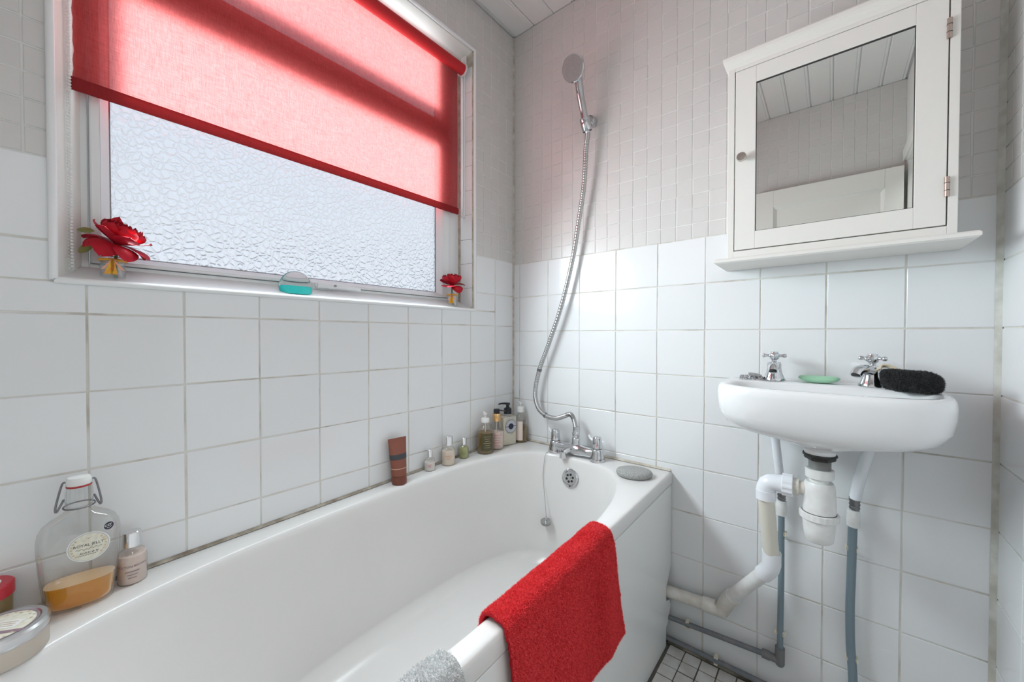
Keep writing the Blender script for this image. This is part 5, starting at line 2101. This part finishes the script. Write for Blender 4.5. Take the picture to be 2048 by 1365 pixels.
# ------------------------------------------------------------------ towels over the rim
def towel(name, label, y0, y1, drop, inside, mat, fmat, nfib, flare, seed, lift=.0075):
    """cloth hung over the front rim; y0..y1 along the rim, drop outside, inside = hang on the tub side"""
    prof = [(.6475, -.030 - inside), (.6500, -.018), (.6535, -.002), (.6610, .002 + lift), (.672, .0045 + lift), (.692, .0045 + lift), (.703, .003 + lift), (.7135, -.002 + lift), (.7195, -.012)]
    prof = [Vector((x, 0, z)) for x, z in prof]
    m = 26
    for k in range(1, m + 1):
        prof.append(Vector((.7215 + .004 * k / m, 0, -.012 - drop * k / m)))
    L = [0]
    for p_, q_ in zip(prof[:-1], prof[1:]):
        L.append(L[-1] + (q_ - p_).length)
    tot = L[-1]

    def fn(u, v):
        s = v * tot
        k = 0
        while k < len(L) - 2 and L[k + 1] < s:
            k += 1
        f = (s - L[k]) / (L[k + 1] - L[k])
        p_ = prof[k].lerp(prof[k + 1], f)
        out_ = max(0.0, (s - L[8]) / max(tot - L[8], 1e-6))
        ya, yb = y0 + flare[0] * out_, y1 + flare[1] * out_ ** 1.4
        y = ya + (yb - ya) * u
        fold = out_ ** .55 * (1 - .75 * out_) * (.026 * (math.sin(u * 15.0 + 1.2 + .9 * out_) * .5 + .5) * (.15 + .85 * u) + .014 * math.exp(-((u - .80) / .07) ** 2))
        fold += .006 * out_ * max(0, u - .86) / .14
        x = p_.x + fold
        z = p_.z + zr(y)
        if out_ > 0:
            z += .030 * out_ * (u - .5) * flare[2]
        topf = math.exp(-((s - L[5]) / .035) ** 2)
        z += topf * (.006 * math.exp(-((u - .86) / .06) ** 2) + .004 * noise.noise(Vector((u * 7, v * 9, seed))) + .0015)
        d = .0012 * noise.noise(Vector((y * 170, s * 170, seed))) + .0014 * noise.noise(Vector((y * 60, s * 60, seed)))
        return (x + d, y, z + d * .6)
    t = thing(name, label, 'towel', (.70, (y0 + y1) / 2, zr((y0 + y1) / 2)))
    b = MB().grid(lambda u, v: fn(1 - u, v), 130, 150)
    c = b.build('cloth', mat, t, smooth=80)
    so = c.modifiers.new('thickness', 'SOLIDIFY')
    so.thickness = .0065
    so.offset = -1
    fibres('pile', fmat, t, c, nfib, .0036, .0006, .25, seed)
    return t


towel('red_towel', 'red towel hung over the front rim of the bathtub', -.888, -.497, .262, .010, 'towel_red', 'towel_fibre_red', 150000, (.030, .045, .6), 2)
towel('grey_towel', 'light grey towel on the bath rim at the bottom edge, left of the red one', -1.300, -.985, .20, .016, 'towel_grey', 'towel_fibre_grey', 80000, (.0, .02, 0), 9)

# ------------------------------------------------------------------ door standing open against the rear wall
door1 = bpy.data.objects.new('door_1', None)
COL.objects.link(door1)
door1.location = (1.07, -1.70, 0)
OFF[door1] = Vector(door1.location)
struct(door1)
ya, yb = -1.685, -1.725
dx0, dx1, dh = .730, 1.400, 1.925
pz0, pz1, px0, px1 = 1.15, 1.825, .845, 1.330
b = MB()
b.box(dx0, px0, yb, ya, .012, dh)
b.box(px1, dx1, yb, ya, .012, dh)
b.box(px0, px1, yb, ya, pz1, dh)
b.box(px0, px1, yb, ya, .95, pz0)
b.box(px0, px1, yb, ya, .012, .22)
b.build('door_leaf', 'paint_white', door1, smooth=0, bevel=.002)
b = MB()
b.box(px0, px1, yb + .012, ya - .014, pz0, pz1)
b.box(px0, px1, yb + .012, ya - .014, .22, .95)
b.build('door_panel', 'paint_white', door1, smooth=0)
b = MB()
for (za, zb2) in ((pz0, pz1), (.22, .95)):
    o4 = [(px0, za), (px1, za), (px1, zb2), (px0, zb2)]
    i4 = [(px0 + .016, za + .016), (px1 - .016, za + .016), (px1 - .016, zb2 - .016), (px0 + .016, zb2 - .016)]
    for k in range(4):
        j = (k + 1) % 4
        b.add([(o4[k][0], ya - .001, o4[k][1]), (o4[j][0], ya - .001, o4[j][1]), (i4[j][0], ya - .0138, i4[j][1]), (i4[k][0], ya - .0138, i4[k][1])], [(0, 1, 2, 3)])
b.build('panel_moulding', 'paint_white', door1, smooth=0)
b = MB().lathe([(.010, 0), (.010, .030), (.024, .036), (.026, .048), (.018, .058), (.001, .060)], 24, frame_to((.775, ya, 1.02), (0, 1, 0)))
b.build('door_knob', 'nickel', door1, smooth=40)
# architrave of the doorway on the right wall
b = MB()
b.box(W - .014, W + G, DY1 - .004, DY1 + .060, 0, DZ + .060)
b.box(W - .014, W + G, DY0 - .045, DY1 - .004, DZ, DZ + .060)
b.box(W - .004, W + .12, DY1 - .010, DY1, 0, DZ)
b.box(W - .004, W + .12, DY0, DY1, DZ - .010, DZ)
struct(b.build('trim_4', 'paint_white', smooth=0, bevel=.002))
